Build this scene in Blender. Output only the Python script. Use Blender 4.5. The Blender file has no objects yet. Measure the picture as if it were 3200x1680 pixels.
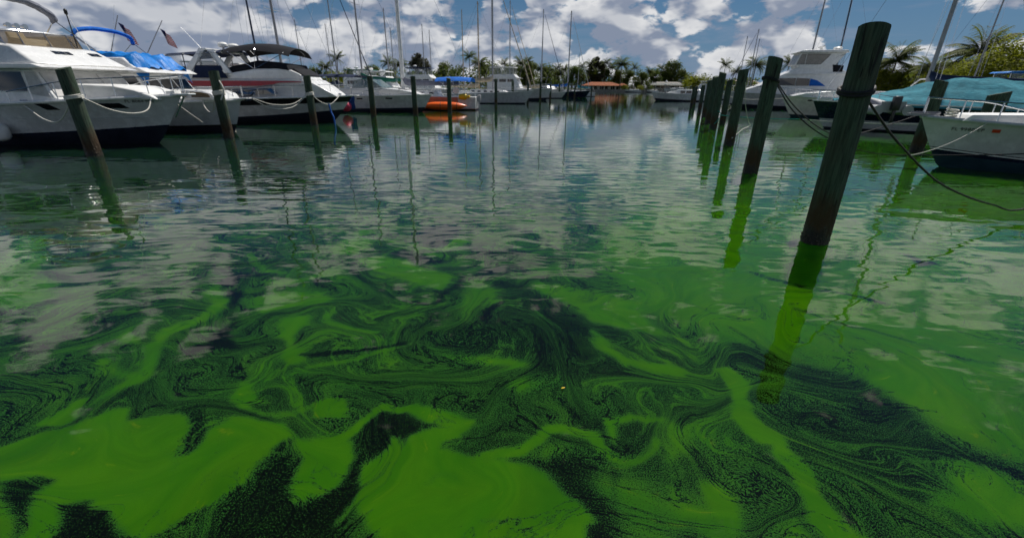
import bpy, bmesh, math, random
import numpy as np
from mathutils import Vector, Matrix

SC = bpy.context.scene
COL = SC.collection
R = math.radians

# ---------------------------------------------------------------- camera
CAM_H = 2.1
cam_d = bpy.data.cameras.new('camera')
cam = bpy.data.objects.new('camera', cam_d)
COL.objects.link(cam)
cam.matrix_world = Matrix.Translation((0, 0, CAM_H)) @ Matrix.Rotation(R(90 - 22.7), 4, 'X') @ Matrix.Rotation(R(0.6), 4, 'Z')
cam_d.sensor_width = 36.0
cam_d.lens = 15.28
cam_d.clip_start = 0.05
cam_d.clip_end = 6000
cam_d.dof.use_dof = True
cam_d.dof.focus_distance = 3.2
cam_d.dof.aperture_fstop = 2.2
SC.camera = cam

# ---------------------------------------------------------------- sun and sky
SUN_AZ, SUN_EL = R(36), R(57)          # ahead and to the right, high
sun_dir = Vector((math.sin(SUN_AZ) * math.cos(SUN_EL), math.cos(SUN_AZ) * math.cos(SUN_EL), math.sin(SUN_EL)))
sun_d = bpy.data.lights.new('sun', 'SUN')
sun_d.energy = 5.0
sun_d.angle = R(0.55)
sun_d.color = (1.0, 0.955, 0.88)
sun = bpy.data.objects.new('sun', sun_d)
COL.objects.link(sun)
sun.rotation_euler = sun_dir.to_track_quat('Z', 'Y').to_euler()

SC.view_settings.view_transform = 'Standard'
SC.view_settings.look = 'None'
SC.view_settings.gamma = 1.0
SC.view_settings.exposure = -0.06
SC.view_settings.use_curve_mapping = False
SC.cycles.max_bounces = 7
SC.cycles.transparent_max_bounces = 10
SC.cycles.caustics_reflective = False
SC.cycles.caustics_refractive = False
SC.cycles.sample_clamp_indirect = 6.0

wd = bpy.data.worlds.new('World')
SC.world = wd
wd.use_nodes = True
NT = wd.node_tree
NT.nodes.clear()


class G:
    """small node-graph writer"""
    def __init__(s, nt):
        s.nt = nt

    def n(s, t, **k):
        nd = s.nt.nodes.new(t)
        for a, b in k.items():
            setattr(nd, a, b)
        return nd

    def put(s, sock, v):
        if isinstance(v, bpy.types.NodeSocket):
            s.nt.links.new(v, sock)
        elif v is not None:
            sock.default_value = v

    def m(s, op, a, b=None, c=None, clamp=False):
        nd = s.n('ShaderNodeMath', operation=op, use_clamp=clamp)
        s.put(nd.inputs[0], a)
        s.put(nd.inputs[1], b)
        s.put(nd.inputs[2], c)
        return nd.outputs[0]

    def v(s, op, a, b=None, out=0):
        nd = s.n('ShaderNodeVectorMath', operation=op)
        s.put(nd.inputs[0], a)
        s.put(nd.inputs[1], b)
        return nd.outputs[out]

    def scale(s, a, f):
        nd = s.n('ShaderNodeVectorMath', operation='SCALE')
        s.put(nd.inputs[0], a)
        s.put(nd.inputs[3], f)
        return nd.outputs[0]

    def noise(s, vec, sc, detail=4, rough=.5, dist=0., color=False, lac=2.0):
        nd = s.n('ShaderNodeTexNoise')
        s.put(nd.inputs['Vector'], vec)
        nd.inputs['Scale'].default_value = sc
        nd.inputs['Detail'].default_value = detail
        nd.inputs['Roughness'].default_value = rough
        nd.inputs['Lacunarity'].default_value = lac
        nd.inputs['Distortion'].default_value = dist
        return nd.outputs[1 if color else 0]

    def mr(s, x, a, b, c=0., d=1., kind='SMOOTHSTEP'):
        nd = s.n('ShaderNodeMapRange', interpolation_type=kind)
        s.put(nd.inputs[0], x)
        for i, q in enumerate((a, b, c, d)):
            s.put(nd.inputs[1 + i], q)
        return nd.outputs[0]

    def mix(s, f, a, b, blend='MIX'):
        nd = s.n('ShaderNodeMix', data_type='RGBA', blend_type=blend)
        s.put(nd.inputs[0], f)
        s.put(nd.inputs[6], a if isinstance(a, bpy.types.NodeSocket) else (*a, 1)[:4])
        s.put(nd.inputs[7], b if isinstance(b, bpy.types.NodeSocket) else (*b, 1)[:4])
        return nd.outputs[2]


g = G(NT)
sky = g.n('ShaderNodeTexSky', sky_type='NISHITA')
sky.sun_disc = False
sky.sun_elevation = SUN_EL
sky.sun_rotation = SUN_AZ
sky.altitude = 0
sky.air_density = 1.0
sky.dust_density = 0.6
sky.ozone_density = 3.0
D = g.n('ShaderNodeTexCoord').outputs['Generated']
sep = g.n('ShaderNodeSeparateXYZ')
g.put(sep.inputs[0], D)
up = sep.outputs[2]
# heaps of cumulus: flattened fractal noise over the dome, denser in some directions
CLOUDS = [  # azimuth deg, elevation deg, radius deg, amount
    (-3.0, 4.6, 6, 0.1),
    (-13.4, 5.2, 6, 0.08),
    (4.9, 6.3, 4, 0.1),
    (-30.5, 5.9, 6, 0.12),
    (-38.6, 5.2, 6, 0.12),
    (-34.8, 2.9, 5, 0.06),
    (-43.5, 5.7, 6, 0.1),
    (16.2, 4.6, 2.5, 0.14),
    (11.3, 5.1, 2, 0.1),
    (11.5, 7.8, 2.5, 0.12),
    (18.7, 7.1, 3, 0.08),
    (29.5, 6.1, 4, 0.12),
    (24.3, 4.5, 2.2, 0.12),
    (37.1, 5.7, 2.5, 0.12),
    (43.8, 4.2, 3, 0.1),
    (-18.4, 6.2, 6, 0.06),
    (-36.7, 4.8, 2, -0.14),
    (-42.8, 4.1, 4, -0.16),
    (-4.7, 8.4, 1.6, -0.22),
    (-0.2, 8.5, 1.6, -0.22),
    (8.2, 3.9, 2, -0.1),
    (16.6, 6.4, 2.2, -0.12),
    (33.0, 5.1, 2.5, -0.12),
    (39.8, 6.6, 5, -0.12),
    (24.5, 5.8, 2, -0.1),
    (36.4, 7.1, 4, -0.1),
    (20.8, 4.2, 3, -0.04),
]
bias = 0.0
for az, el, rad, amt in CLOUDS:
    c = (math.sin(R(az)) * math.cos(R(el)), math.cos(R(az)) * math.cos(R(el)), math.sin(R(el)))
    dd = g.v('DISTANCE', D, c, out=1)
    bias = g.m('ADD', bias, g.mr(dd, 0.0, R(rad) * 1.5, amt, 0.0))
stretch = g.v('MULTIPLY', D, (1.0, 1.0, 2.0))
warp = g.scale(g.v('SUBTRACT', g.noise(stretch, 7.0, 3, .5, color=True), (.5, .5, .5)), .06)
P1 = g.v('ADD', stretch, warp)


n1 = g.noise(P1, 10.5, 9, .60, 0.0)
s1 = g.noise(P1, 10.5, 3, .52, 0.0)                              # soft copies: light from above, shade below
s2 = g.noise(g.v('ADD', P1, (0.014, 0.014, 0.058)), 10.5, 3, .52, 0.0)
d1 = g.m('ADD', n1, bias)
d1 = g.m('ADD', d1, g.m('SUBTRACT', g.mr(up, .12, .20, 0.0, .015), g.mr(up, .27, .62, 0.0, .22)))
mask = g.mr(d1, .458, .535)
thick = g.mr(d1, .48, .74)
lit = g.mr(g.m('ADD', g.m('SUBTRACT', s1, s2), g.m('MULTIPLY', g.m('SUBTRACT', n1, s1), .55)), -.085, .135)
lit = g.m('ADD', lit, g.mr(up, .13, .30, 0.0, .40))
lit = g.m('MULTIPLY', lit, g.m('SUBTRACT', 1.12, g.m('MULTIPLY', thick, .50)), clamp=True)
sd = g.v('DOT_PRODUCT', D, tuple(sun_dir), out=1)
glow = g.m('POWER', g.m('MAXIMUM', sd, 0.0), 5.0)
ccol = g.mix(lit, (2.9, 3.5, 4.8), (9.6, 9.7, 9.9))
ccol = g.mix(g.m('MULTIPLY', glow, .25), ccol, (12., 11.8, 11.4))
# thin veils above the heaps
veil = g.noise(g.v('MULTIPLY', D, (1.2, 1.2, 7.0)), 3.2, 6, .6, .6)
veil = g.m('MULTIPLY', g.mr(veil, .46, .70), g.mr(up, .10, .45, .5, .08))
base = g.mix(1.0, sky.outputs[0], (0.21, 0.39, 0.52), 'MULTIPLY')
hz = g.mr(up, 0.0, .26, .72, 0.0)
base = g.mix(hz, base, (1.9, 3.1, 5.0))
base = g.mix(veil, base, (3.3, 3.9, 5.3))
colr = g.mix(mask, base, ccol)
bg = g.n('ShaderNodeBackground')
bg.inputs[1].default_value = 0.078
g.put(bg.inputs[0], colr)
wo = g.n('ShaderNodeOutputWorld')
NT.links.new(bg.outputs[0], wo.inputs[0])

# ---------------------------------------------------------------- helpers
rnd = random.Random(7)
MATS = {}


def mat(name):
    m = bpy.data.materials.new(name)
    m.use_nodes = True
    MATS[name] = m
    nt = m.node_tree
    return m, G(nt), nt.nodes['Principled BSDF']


def paint(name, col, rough=.45, metal=0., var=.12, scale=3.0, coat=0., dirt=0., spec=.5):
    """painted / moulded surface: base colour with faint blotches, gloss variation and optional grime streaks"""
    m, g, b = mat(name)
    oc = g.n('ShaderNodeTexCoord').outputs['Object']
    n = g.noise(oc, scale, 5, .6)
    c = g.mix(g.mr(n, .3, .7), tuple(x * (1 - var) for x in col), tuple(min(1, x * (1 + var * .6)) for x in col))
    if dirt:
        st = g.noise(g.v('MULTIPLY', oc, (5., 5., .5)), 2.2, 4, .6)
        c = g.mix(g.m('MULTIPLY', g.mr(st, .52, .75), dirt), c, tuple(x * q for x, q in zip(col, (.55, .5, .38))))
    g.put(b.inputs['Base Color'], c)
    g.put(b.inputs['Roughness'], g.mr(n, .2, .8, rough * .75, min(1, rough * 1.3)))
    b.inputs['Metallic'].default_value = metal
    b.inputs['Specular IOR Level'].default_value = spec
    if coat:
        b.inputs['Coat Weight'].default_value = coat
        b.inputs['Coat Roughness'].default_value = .08
    return m


def cloth(name, col, rough=.9, bump=.35):
    m, g, b = mat(name)
    oc = g.n('ShaderNodeTexCoord').outputs['Object']
    n = g.noise(oc, 2.4, 5, .6)
    g.put(b.inputs['Base Color'], g.mix(g.mr(n, .3, .7), tuple(x * .8 for x in col), tuple(min(1, x * 1.15) for x in col)))
    b.inputs['Roughness'].default_value = rough
    b.inputs['Specular IOR Level'].default_value = .25
    bp = g.n('ShaderNodeBump')
    bp.inputs['Strength'].default_value = bump
    bp.inputs['Distance'].default_value = .05
    g.put(bp.inputs['Height'], g.noise(g.v('MULTIPLY', oc, (1., 2.2, 1.)), 3.0, 4, .55, .6))
    g.put(b.inputs['Normal'], bp.outputs[0])
    return m


paint('gelcoat', (.82, .82, .81), .25, var=.06, dirt=.10, coat=.2)
paint('hull_white', (.60, .61, .62), .25, dirt=.22, coat=.25)
paint('gelcoat_cream', (.76, .73, .66), .3, dirt=.2)
paint('gelcoat_grey', (.50, .52, .54), .3, dirt=.15)
paint('deck_white', (.78, .78, .76), .5, dirt=.1)
paint('navy', (.008, .014, .036), .25, coat=.3)
paint('black_paint', (.012, .012, .014), .3)
paint('antifoul', (.004, .008, .022), .6, dirt=.3)
paint('antifoul_teal', (.008, .035, .052), .5, dirt=.2)
paint('red_paint', (.42, .022, .03), .35)
paint('teal_paint', (.02, .22, .24), .4)
paint('steel', (.62, .63, .65), .2, 1.0, .05)
paint('aluminium', (.30, .30, .32), .5, .2, .15)
paint('dark_mast', (.03, .04, .07), .35, .3)
paint('wood_mast', (.42, .29, .14), .4, 0, .2)
paint('rubber', (.02, .02, .022), .7)
paint('plastic_white', (.78, .78, .76), .35)
paint('yellow', (.80, .52, .01), .4)
paint('orange', (.95, .14, .006), .35)
paint('hull_orange_reflection', (.56, .17, .11), .35, dirt=.2)  # white hull side with the kayak's orange reflection painted into its colour
paint('pink', (.62, .04, .10), .5)
paint('vinyl_grey', (.36, .36, .38), .6)
paint('tan_seat', (.62, .50, .30), .6)
paint('rope_white', (.62, .60, .54), .9, 0, .2, 30)
paint('rope_black', (.010, .010, .012), .75, 0, .3, 30)
paint('rope_teal', (.02, .32, .26), .8, 0, .2, 30)
paint('rope_blue', (.01, .10, .42), .8, 0, .2, 30)
paint('lettering', (.03, .03, .035), .5)
paint('sticker_red', (.62, .06, .02), .5)
cloth('canvas_navy', (.014, .024, .06))
cloth('canvas_black', (.012, .013, .018))
cloth('canvas_blue', (.012, .13, .52))
cloth('canvas_tarp', (.012, .20, .62), .45, .9)
cloth('canvas_teal', (.045, .235, .30), .9, .8)
cloth('canvas_grey', (.20, .21, .26), .8, .8)
cloth('canvas_green', (.012, .10, .07))
cloth('canvas_tan', (.50, .41, .29))
cloth('canvas_cover', (.55, .54, .53), .8, .3)
cloth('towel_blue', (.02, .06, .22))
cloth('flag_red', (.42, .03, .05))
cloth('flag_white', (.62, .58, .58))
cloth('flag_blue', (.03, .04, .13))


def glassy(name, col, rough=.06, alpha=1.0):
    m, g, b = mat(name)
    b.inputs['Base Color'].default_value = (*col, 1)
    b.inputs['Roughness'].default_value = rough
    b.inputs['Specular IOR Level'].default_value = .7
    if alpha < 1:
        b.inputs['Alpha'].default_value = alpha
    return m


glassy('glass_dark', (.012, .014, .018))
glassy('glass_blue', (.05, .12, .14), .05, .75)
glassy('glass_smoke', (.16, .12, .07), .08, .55)
glassy('glass_clear', (.30, .34, .36), .08, .35)
glassy('glass_amber', (.20, .14, .07), .1)


class MB:
    def __init__(s):
        s.v = []
        s.f = []

    def add(s, vs, fs):
        o = len(s.v)
        s.v += [tuple(p) for p in vs]
        s.f += [tuple(i + o for i in f) for f in fs]
        return s

    def box(s, a, b):
        x0, y0, z0 = a
        x1, y1, z1 = b
        return s.add([(x0, y0, z0), (x1, y0, z0), (x1, y1, z0), (x0, y1, z0), (x0, y0, z1), (x1, y0, z1), (x1, y1, z1), (x0, y1, z1)],
                     [(0, 3, 2, 1), (4, 5, 6, 7), (0, 1, 5, 4), (1, 2, 6, 5), (2, 3, 7, 6), (3, 0, 4, 7)])

    def tube(s, pts, r, n=6, r2=None, cap=True):
        pts = [Vector(p) for p in pts]
        k = len(pts)
        vs = []
        fs = []
        for i, p in enumerate(pts):
            t = (pts[min(i + 1, k - 1)] - pts[max(i - 1, 0)])
            if t.length < 1e-9:
                t = Vector((0, 0, 1))
            t.normalize()
            a = t.cross(Vector((0, 0, 1)) if abs(t.z) < .95 else Vector((1, 0, 0))).normalized()
            b = t.cross(a)
            rr = r if r2 is None else r + (r2 - r) * i / max(1, k - 1)
            for j in range(n):
                q = 2 * math.pi * j / n
                vs.append(p + a * math.cos(q) * rr + b * math.sin(q) * rr)
        for i in range(k - 1):
            for j in range(n):
                fs.append((i * n + j, i * n + (j + 1) % n, (i + 1) * n + (j + 1) % n, (i + 1) * n + j))
        if cap:
            fs.append(tuple(range(n))[::-1])
            fs.append(tuple((k - 1) * n + j for j in range(n)))
        return s.add(vs, fs)

    def lathe(s, prof, n=16, axis='z', c=(0, 0, 0)):
        """prof: (radius, height)"""
        vs = []
        fs = []
        k = len(prof)
        for r, h in prof:
            for j in range(n):
                q = 2 * math.pi * j / n
                x, y = r * math.cos(q), r * math.sin(q)
                p = (x, y, h) if axis == 'z' else ((h, x, y) if axis == 'x' else (x, h, y))
                vs.append((p[0] + c[0], p[1] + c[1], p[2] + c[2]))
        for i in range(k - 1):
            for j in range(n):
                fs.append((i * n + j, i * n + (j + 1) % n, (i + 1) * n + (j + 1) % n, (i + 1) * n + j))
        fs.append(tuple(range(n))[::-1])
        fs.append(tuple((k - 1) * n + j for j in range(n)))
        return s.add(vs, fs)

    def grid(s, rows, close=False):
        """rows: equally long lists of points"""
        n = len(rows[0])
        vs = [p for r in rows for p in r]
        fs = []
        for i in range(len(rows) - 1):
            for j in range(n - 1 + (1 if close else 0)):
                fs.append((i * n + j, i * n + (j + 1) % n, (i + 1) * n + (j + 1) % n, (i + 1) * n + j))
        return s.add(vs, fs)

    def prism(s, prof, w):
        """side outline (x, z) swept between y = -w and +w; w a number or w(x, z)"""
        wf = w if callable(w) else (lambda x, z: w)
        n = len(prof)
        vs = [(x, -wf(x, z), z) for x, z in prof] + [(x, wf(x, z), z) for x, z in prof]
        fs = [tuple(range(n)), tuple(range(2 * n - 1, n - 1, -1))]
        for i in range(n):
            j = (i + 1) % n
            fs.append((i, i + n, j + n, j))
        return s.add(vs, fs)

    def build(s, name, m, parent=None, smooth=False, bevel=0., seg=2, loc=None, solid=0.):
        me = bpy.data.meshes.new(name)
        me.from_pydata(s.v, [], s.f)
        bm = bmesh.new()
        bm.from_mesh(me)
        if solid:
            bmesh.ops.solidify(bm, geom=bm.faces[:], thickness=solid)
        bmesh.ops.recalc_face_normals(bm, faces=bm.faces)
        if bevel:
            es = [e for e in bm.edges if len(e.link_faces) == 2 and e.calc_face_angle(0) > .35]
            bmesh.ops.bevel(bm, geom=es, offset=bevel, segments=seg, profile=.5, affect='EDGES', clamp_overlap=True)
        bm.to_mesh(me)
        bm.free()
        if smooth or bevel:
            for p in me.polygons:
                p.use_smooth = True
            if hasattr(me, 'set_sharp_from_angle'):
                me.set_sharp_from_angle(angle=R(38))
        me.materials.append(MATS[m])
        o = bpy.data.objects.new(name, me)
        COL.objects.link(o)
        if parent:
            o.parent = parent
        if loc:
            o.location = loc
        return o


def tag(o, label=None, cat=None, group=None, kind=None):
    for k, v in (('label', label), ('category', cat), ('group', group), ('kind', kind)):
        if v:
            o[k] = v
    return o


def empty(name, loc, rz=0., label=None, cat=None, group=None):
    o = bpy.data.objects.new(name, None)
    COL.objects.link(o)
    o.location = loc
    o.rotation_euler = (0, 0, rz)
    return tag(o, label, cat, group)


def copy_tree(o, parent=None):
    c = o.copy()
    COL.objects.link(c)
    c.parent = parent
    for ch in list(o.children):
        copy_tree(ch, c)
    return c


def lerp(a, b, t):
    return a + (b - a) * t


def curve(pts, n=12):
    """Catmull-Rom through the points"""
    P = [Vector(p) for p in pts]
    P = [P[0] * 2 - P[1]] + P + [P[-1] * 2 - P[-2]]
    out = []
    for i in range(1, len(P) - 2):
        for k in range(n):
            t = k / n
            a, b, c, d = P[i - 1:i + 3]
            out.append(.5 * ((2 * b) + (c - a) * t + (2 * a - 5 * b + 4 * c - d) * t * t + (3 * b - a - 3 * c + d) * t ** 3))
    out.append(P[-2])
    return out


def sag(a, b, s, n=14):
    a, b = Vector(a), Vector(b)
    return [a.lerp(b, i / n) - Vector((0, 0, s * 4 * (i / n) * (1 - i / n))) for i in range(n + 1)]

# ---------------------------------------------------------------- water with a bloom of algae
# outlines of the thick mats ('p') and of the drawn-out threads ('r'), metres on the water:
# kind, cover, edge softness or half width, points
ALGAE = [
('p',0.86,0.25,[(2.48,8.09),(5.99,8.88),(13.12,10.84),(4.337,2.886),(4.239,2.99),(2.72,2.775),(2.562,3.091),(2.325,3.268),(2.004,3.46),(1.826,3.623),(1.425,3.991),(1.055,4.57),(0.726,5.818)]),
('p',0.92,0.1,[(3.07,3.249),(4.672,3.279),(3.247,2.005),(3.025,2.107),(2.852,2.289),(2.786,2.539),(2.769,2.8),(2.726,2.883)]),
('p',0.55,0.3,[(-3.89,8.03),(-1.44,8.34),(0.12,8.62),(1.36,6.58),(1,4.568),(-0.393,4.76),(-0.799,4.315),(-1.669,4.294),(-2.335,4.485)]),
('p',0.5,0.3,[(-4.426,4.433),(-3.907,4.997),(-2.204,5.319),(-1.219,2.873),(-3.227,2.757),(-3.769,3.112)]),
('p',0.9,0.05,[(-6.632,4.922),(-6.502,5.103),(-7.23,6.09),(-6.94,6.1),(-6.425,5.546),(-5.935,5.212),(-5.79,4.946),(-5.526,4.589),(-5.116,4.452),(-5.109,4.278),(-4.933,4.088),(-4.987,3.849),(-5.389,3.84)]),
('p',0.9,0.03,[(-2.886,2.845),(-3.071,3.125),(-3.193,3.472),(-3.057,3.726),(-3.072,4.038),(-3.366,4.32),(-3.322,4.461),(-2.948,4.134),(-2.901,3.895),(-2.98,3.574),(-3.066,3.382),(-3.024,3.167),(-2.834,2.845)]),
('p',0.95,0.02,[(-3.512,3.328),(-3.518,3.466),(-3.432,3.375),(-3.257,3.289),(-3.213,3.204),(-3.354,3.223)]),
('p',0.95,0.03,[(-2.199,3.469),(-2.198,3.692),(-2.03,3.749),(-1.937,3.596),(-2.021,3.403),(-1.945,3.293),(-1.841,3.168),(-1.736,3.191),(-1.69,2.958),(-1.778,2.939),(-1.876,3.03),(-1.969,3.271),(-2.164,3.4)]),
('p',0.85,0.03,[(-2.802,4.201),(-2.44,4.343),(-2.077,4.351),(-1.954,4.189),(-2.03,4.062),(-2.263,3.967),(-2.473,3.848),(-2.586,3.96)]),
('p',0.8,0.04,[(-2.895,4.619),(-2.455,4.707),(-2.145,5.046),(-2.054,4.797),(-2.361,4.671),(-2.597,4.515)]),
('r',0.8,0.03,[(-3.555,5.427),(-3.304,5.102),(-3.057,4.893),(-2.765,4.859)]),
('r',0.75,0.038,[(-4.19,3.429),(-4.156,3.599),(-4.095,3.758)]),
('r',0.8,0.043,[(-3.327,2.966),(-3.195,2.839)]),
('p',0.02,0.03,[(-3.345,4.496),(-3.376,4.722),(-3.235,4.806),(-3.136,4.501),(-3.195,4.376)]),
('p',0.02,0.03,[(-3.116,4.343),(-2.972,4.347),(-2.815,4.014),(-2.924,4.057)]),
('p',0.02,0.03,[(-2.632,3.709),(-2.658,3.581),(-2.716,3.435),(-2.64,3.279),(-2.736,3.214),(-2.743,3.091),(-2.673,3.054),(-2.625,3.184),(-2.48,3.208),(-2.395,3.231),(-2.537,3.37),(-2.596,3.508)]),
('r',0.05,0.018,[(-1.738,3.09),(-1.619,3.073),(-1.407,3.166)]),
('r',0.1,0.022,[(-3.793,5.001),(-3.559,4.838),(-3.252,4.725),(-2.982,4.812)]),
('r',0.06,0.016,[(-2.836,4.014),(-2.814,3.841),(-2.67,3.708)]),
('p',1,0.03,[(-1.993,5.231),(-1.694,5.334),(-1.292,5.251),(-1.187,5.072),(-0.9,4.951),(-0.72,4.832),(-0.72,4.599),(-0.809,4.382),(-1.013,4.518),(-1.268,4.699),(-1.572,4.891),(-1.693,4.972)]),
('p',0.92,0.04,[(-2.525,5.719),(-2.44,6.06),(-2.16,6.17),(-1.99,6.02),(-1.975,5.681),(-2.089,5.47),(-2.39,5.461)]),
('p',0.9,0.05,[(-2.47,6.38),(-2.36,6.59),(-2.19,6.59),(-2.15,6.39),(-2.29,6.19)]),
('p',0.95,0.04,[(-0.973,5.766),(-0.9,6.18),(-0.65,6.06),(-0.693,5.775),(-0.905,5.687)]),
('p',0.9,0.03,[(-1.237,5.495),(-1.094,5.602),(-0.951,5.504),(-1.042,5.401)]),
('p',0.92,0.05,[(0.749,3.919),(0.639,4.124),(0.225,4.339),(0.31,4.551),(0.684,4.489),(1.097,4.294),(1.347,4.14),(1.354,3.768),(1.438,3.542),(1.226,3.586),(1.075,3.583),(0.789,3.756)]),
('r',0.9,0.062,[(0.736,3.504),(0.832,3.303),(0.961,3.101),(1.109,3.027),(1.359,2.958)]),
('p',0.65,0.05,[(-0.441,4.759),(-0.259,4.611),(-0.154,4.264),(-0.213,3.984),(-0.356,3.895),(-0.365,3.679),(-0.49,3.892),(-0.62,4.064)]),
('r',0.85,0.02,[(-1.854,3.779),(-1.764,3.65),(-1.65,3.552),(-1.465,3.484),(-1.286,3.499)]),
('r',0.85,0.018,[(-1.598,2.906),(-1.362,3.02),(-1.139,3.202),(-0.947,3.312)]),
('p',0.85,0.03,[(-0.552,3.112),(-0.272,3.117),(-0.046,3.063),(0.14,2.972),(0.01,2.952),(-0.209,3.003),(-0.433,3.056)]),
('p',0.24,0.06,[(-0.259,4.611),(-0.103,4.577),(0.17,4.476),(0.498,4.12),(0.706,3.807),(0.739,3.528),(0.797,3.302),(0.952,3.062),(1.208,2.901),(0.27,2.817),(-0.047,3.121),(-0.509,3.214),(-0.743,3.428),(-0.55,3.526),(-0.333,3.604),(-0.214,3.734),(-0.035,4.018),(-0.125,4.265)]),
('p',0.02,0.02,[(-0.222,3.898),(-0.064,4.077),(-0.029,4.048),(-0.141,3.899),(-0.234,3.631),(-0.272,3.733)]),
('r',0.03,0.023,[(-1.629,3.082),(-1.361,3.177),(-1.157,3.265),(-0.97,3.312)]),
('p',0.08,0.06,[(-1.49,6.76),(-0.99,6.92),(-0.86,6.71),(-0.951,5.878),(-1.225,5.814),(-1.43,6.28)]),
('p',0.12,0.05,[(-1.699,5.482),(-1.523,5.642),(-1.237,5.495),(-0.979,5.453),(-0.897,5.262),(-1.171,5.162),(-1.337,5.297)]),
('r',0.9,0.022,[(-1.351,5.7),(-1.262,5.813),(-0.969,5.739)]),
('r',0.85,0.018,[(-1.651,5.433),(-1.585,5.747),(-1.449,5.807)]),
('r',0.08,0.02,[(-1.014,4.086),(-0.886,3.998),(-0.791,4.091),(-0.779,4.282),(-0.6,4.493),(-0.587,4.795)]),
('r',0.12,0.021,[(-1.926,4.882),(-1.565,4.433),(-1.325,4.204)]),
('p',0.14,0.06,[(-0.521,5.726),(0.184,5.64),(0.162,5.486),(-0.446,5.468)]),
('p',0.18,0.06,[(-0.412,5.007),(0.153,5.065),(0.148,4.855),(-0.314,4.762)]),
('r',0.35,0.024,[(2.81,6.91),(3.08,6.5),(3.71,6.59)]),
('r',0.1,0.009,[(1.894,4.346),(2.092,3.949),(2.231,3.867),(2.378,3.789)]),
('r',0.4,0.038,[(2.962,5.012),(3.345,4.554),(3.716,4.322),(3.961,4.169)]),
('r',0.2,0.021,[(2.987,3.968),(3.193,3.677),(3.461,3.559),(3.603,3.4),(3.772,3.192),(4.058,3.08),(4.201,2.936)]),
('p',0.05,0.03,[(4.12,6.22),(4.36,6.35),(4.23,6.04),(4.054,5.966)]),
('p',0.1,0.03,[(5.458,5.798),(5.477,5.642),(5.585,5.351),(5.235,5.249)]),
('p',1,0.03,[(3.96,6.21),(4.2,6.31),(4.02,6.03),(3.861,6)]),
('p',1,0.04,[(5.574,5.802),(5.782,5.781),(5.672,5.448),(5.432,5.417)]),
('p',0.3,0.05,[(1.982,3.436),(2.133,3.35),(2.243,3.245),(2.189,3.123),(2.052,2.93),(1.617,2.839),(1.809,3.156),(1.948,3.26)]),
('p',1,0.02,[(-3.311,2.064),(-3.212,2.087),(-3.077,2.228),(-2.876,2.305),(-2.758,2.398),(-2.647,2.42),(-2.574,2.297),(-2.417,2.338),(-2.283,2.353),(-2.207,2.328),(-2.126,2.194),(-2.1,2.103),(-2.053,1.996),(-1.995,2.018),(-1.981,2.196),(-1.892,2.307),(-1.722,2.26),(-1.571,2.274),(-1.457,2.168),(-1.513,2.111),(-1.565,2.066),(-1.585,1.942),(-1.558,1.828),(-1.591,1.757),(-1.666,1.648),(-1.746,1.562),(-1.804,1.504),(-1.897,1.414),(-2.562,1.375),(-3.05,1.8),(-2.891,1.793)]),
('p',0.1,0.03,[(-2.919,1.784),(-2.751,1.841),(-2.644,1.828),(-2.633,1.761),(-2.629,1.685),(-2.592,1.583),(-2.531,1.482),(-2.545,1.441)]),
('p',0.08,0.03,[(-2.469,1.654),(-2.41,1.667),(-2.328,1.664),(-2.305,1.617),(-2.208,1.618),(-2.161,1.58),(-2.01,1.502),(-1.897,1.414),(-2.344,1.41),(-2.404,1.533)]),
('p',0.14,0.02,[(-2.165,2.394),(-2.006,2.195),(-1.984,2.05),(-2.048,2.012),(-2.081,2.081),(-2.118,2.194),(-2.207,2.341)]),
('r',0.08,0.006,[(-2.021,2.37),(-1.918,2.22),(-1.874,2.084),(-1.847,1.919),(-1.909,1.861),(-1.918,1.842)]),
('r',0.05,0.007,[(-2.144,2.17),(-2.155,2.069),(-2.172,2.047),(-2.108,2.027),(-2.04,1.956),(-1.969,1.787)]),
('p',1,0.015,[(-3.207,2.3),(-3.176,2.392),(-3.152,2.503),(-3.065,2.534),(-3.032,2.435),(-2.979,2.368),(-3,2.303)]),
('p',0.85,0.03,[(-3.297,2.956),(-3.022,2.819),(-2.891,2.839),(-3.143,3.174),(-3.053,3.176),(-2.763,2.806),(-2.778,2.707),(-2.912,2.626),(-2.977,2.478),(-2.974,2.64),(-2.957,2.753),(-3.22,2.868)]),
('p',0.95,0.02,[(-2.039,2.719),(-1.94,2.705),(-1.829,2.539),(-1.726,2.469),(-1.817,2.482),(-1.872,2.495),(-1.807,2.413),(-1.726,2.348),(-1.87,2.425),(-1.983,2.522),(-1.993,2.657)]),
('r',0.9,0.013,[(-1.726,2.348),(-1.629,2.336),(-1.513,2.377),(-1.405,2.446),(-1.215,2.505)]),
('p',0.95,0.02,[(-1.347,2.42),(-1.3,2.49),(-1.197,2.52),(-1.139,2.357),(-1.275,2.355)]),
('p',0.14,0.05,[(-1.51,2.089),(-1.408,2.068),(-1.328,1.985),(-1.261,1.796),(-1.169,1.694),(-1.044,1.781),(-0.958,1.854),(-0.804,1.426),(-1.545,1.418),(-1.529,1.587),(-1.514,1.69),(-1.493,1.847),(-1.525,1.993)]),
('p',0.95,0.025,[(-1.468,2.157),(-1.324,2.159),(-1.197,2.16),(-1.064,2.197),(-0.966,1.92),(-1.024,1.826),(-1.082,1.746),(-1.171,1.698),(-1.268,1.796),(-1.303,1.916),(-1.312,1.986)]),
('r',0.1,0.007,[(-1.569,1.783),(-1.613,1.722),(-1.652,1.648),(-1.677,1.601),(-1.741,1.555)]),
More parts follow.
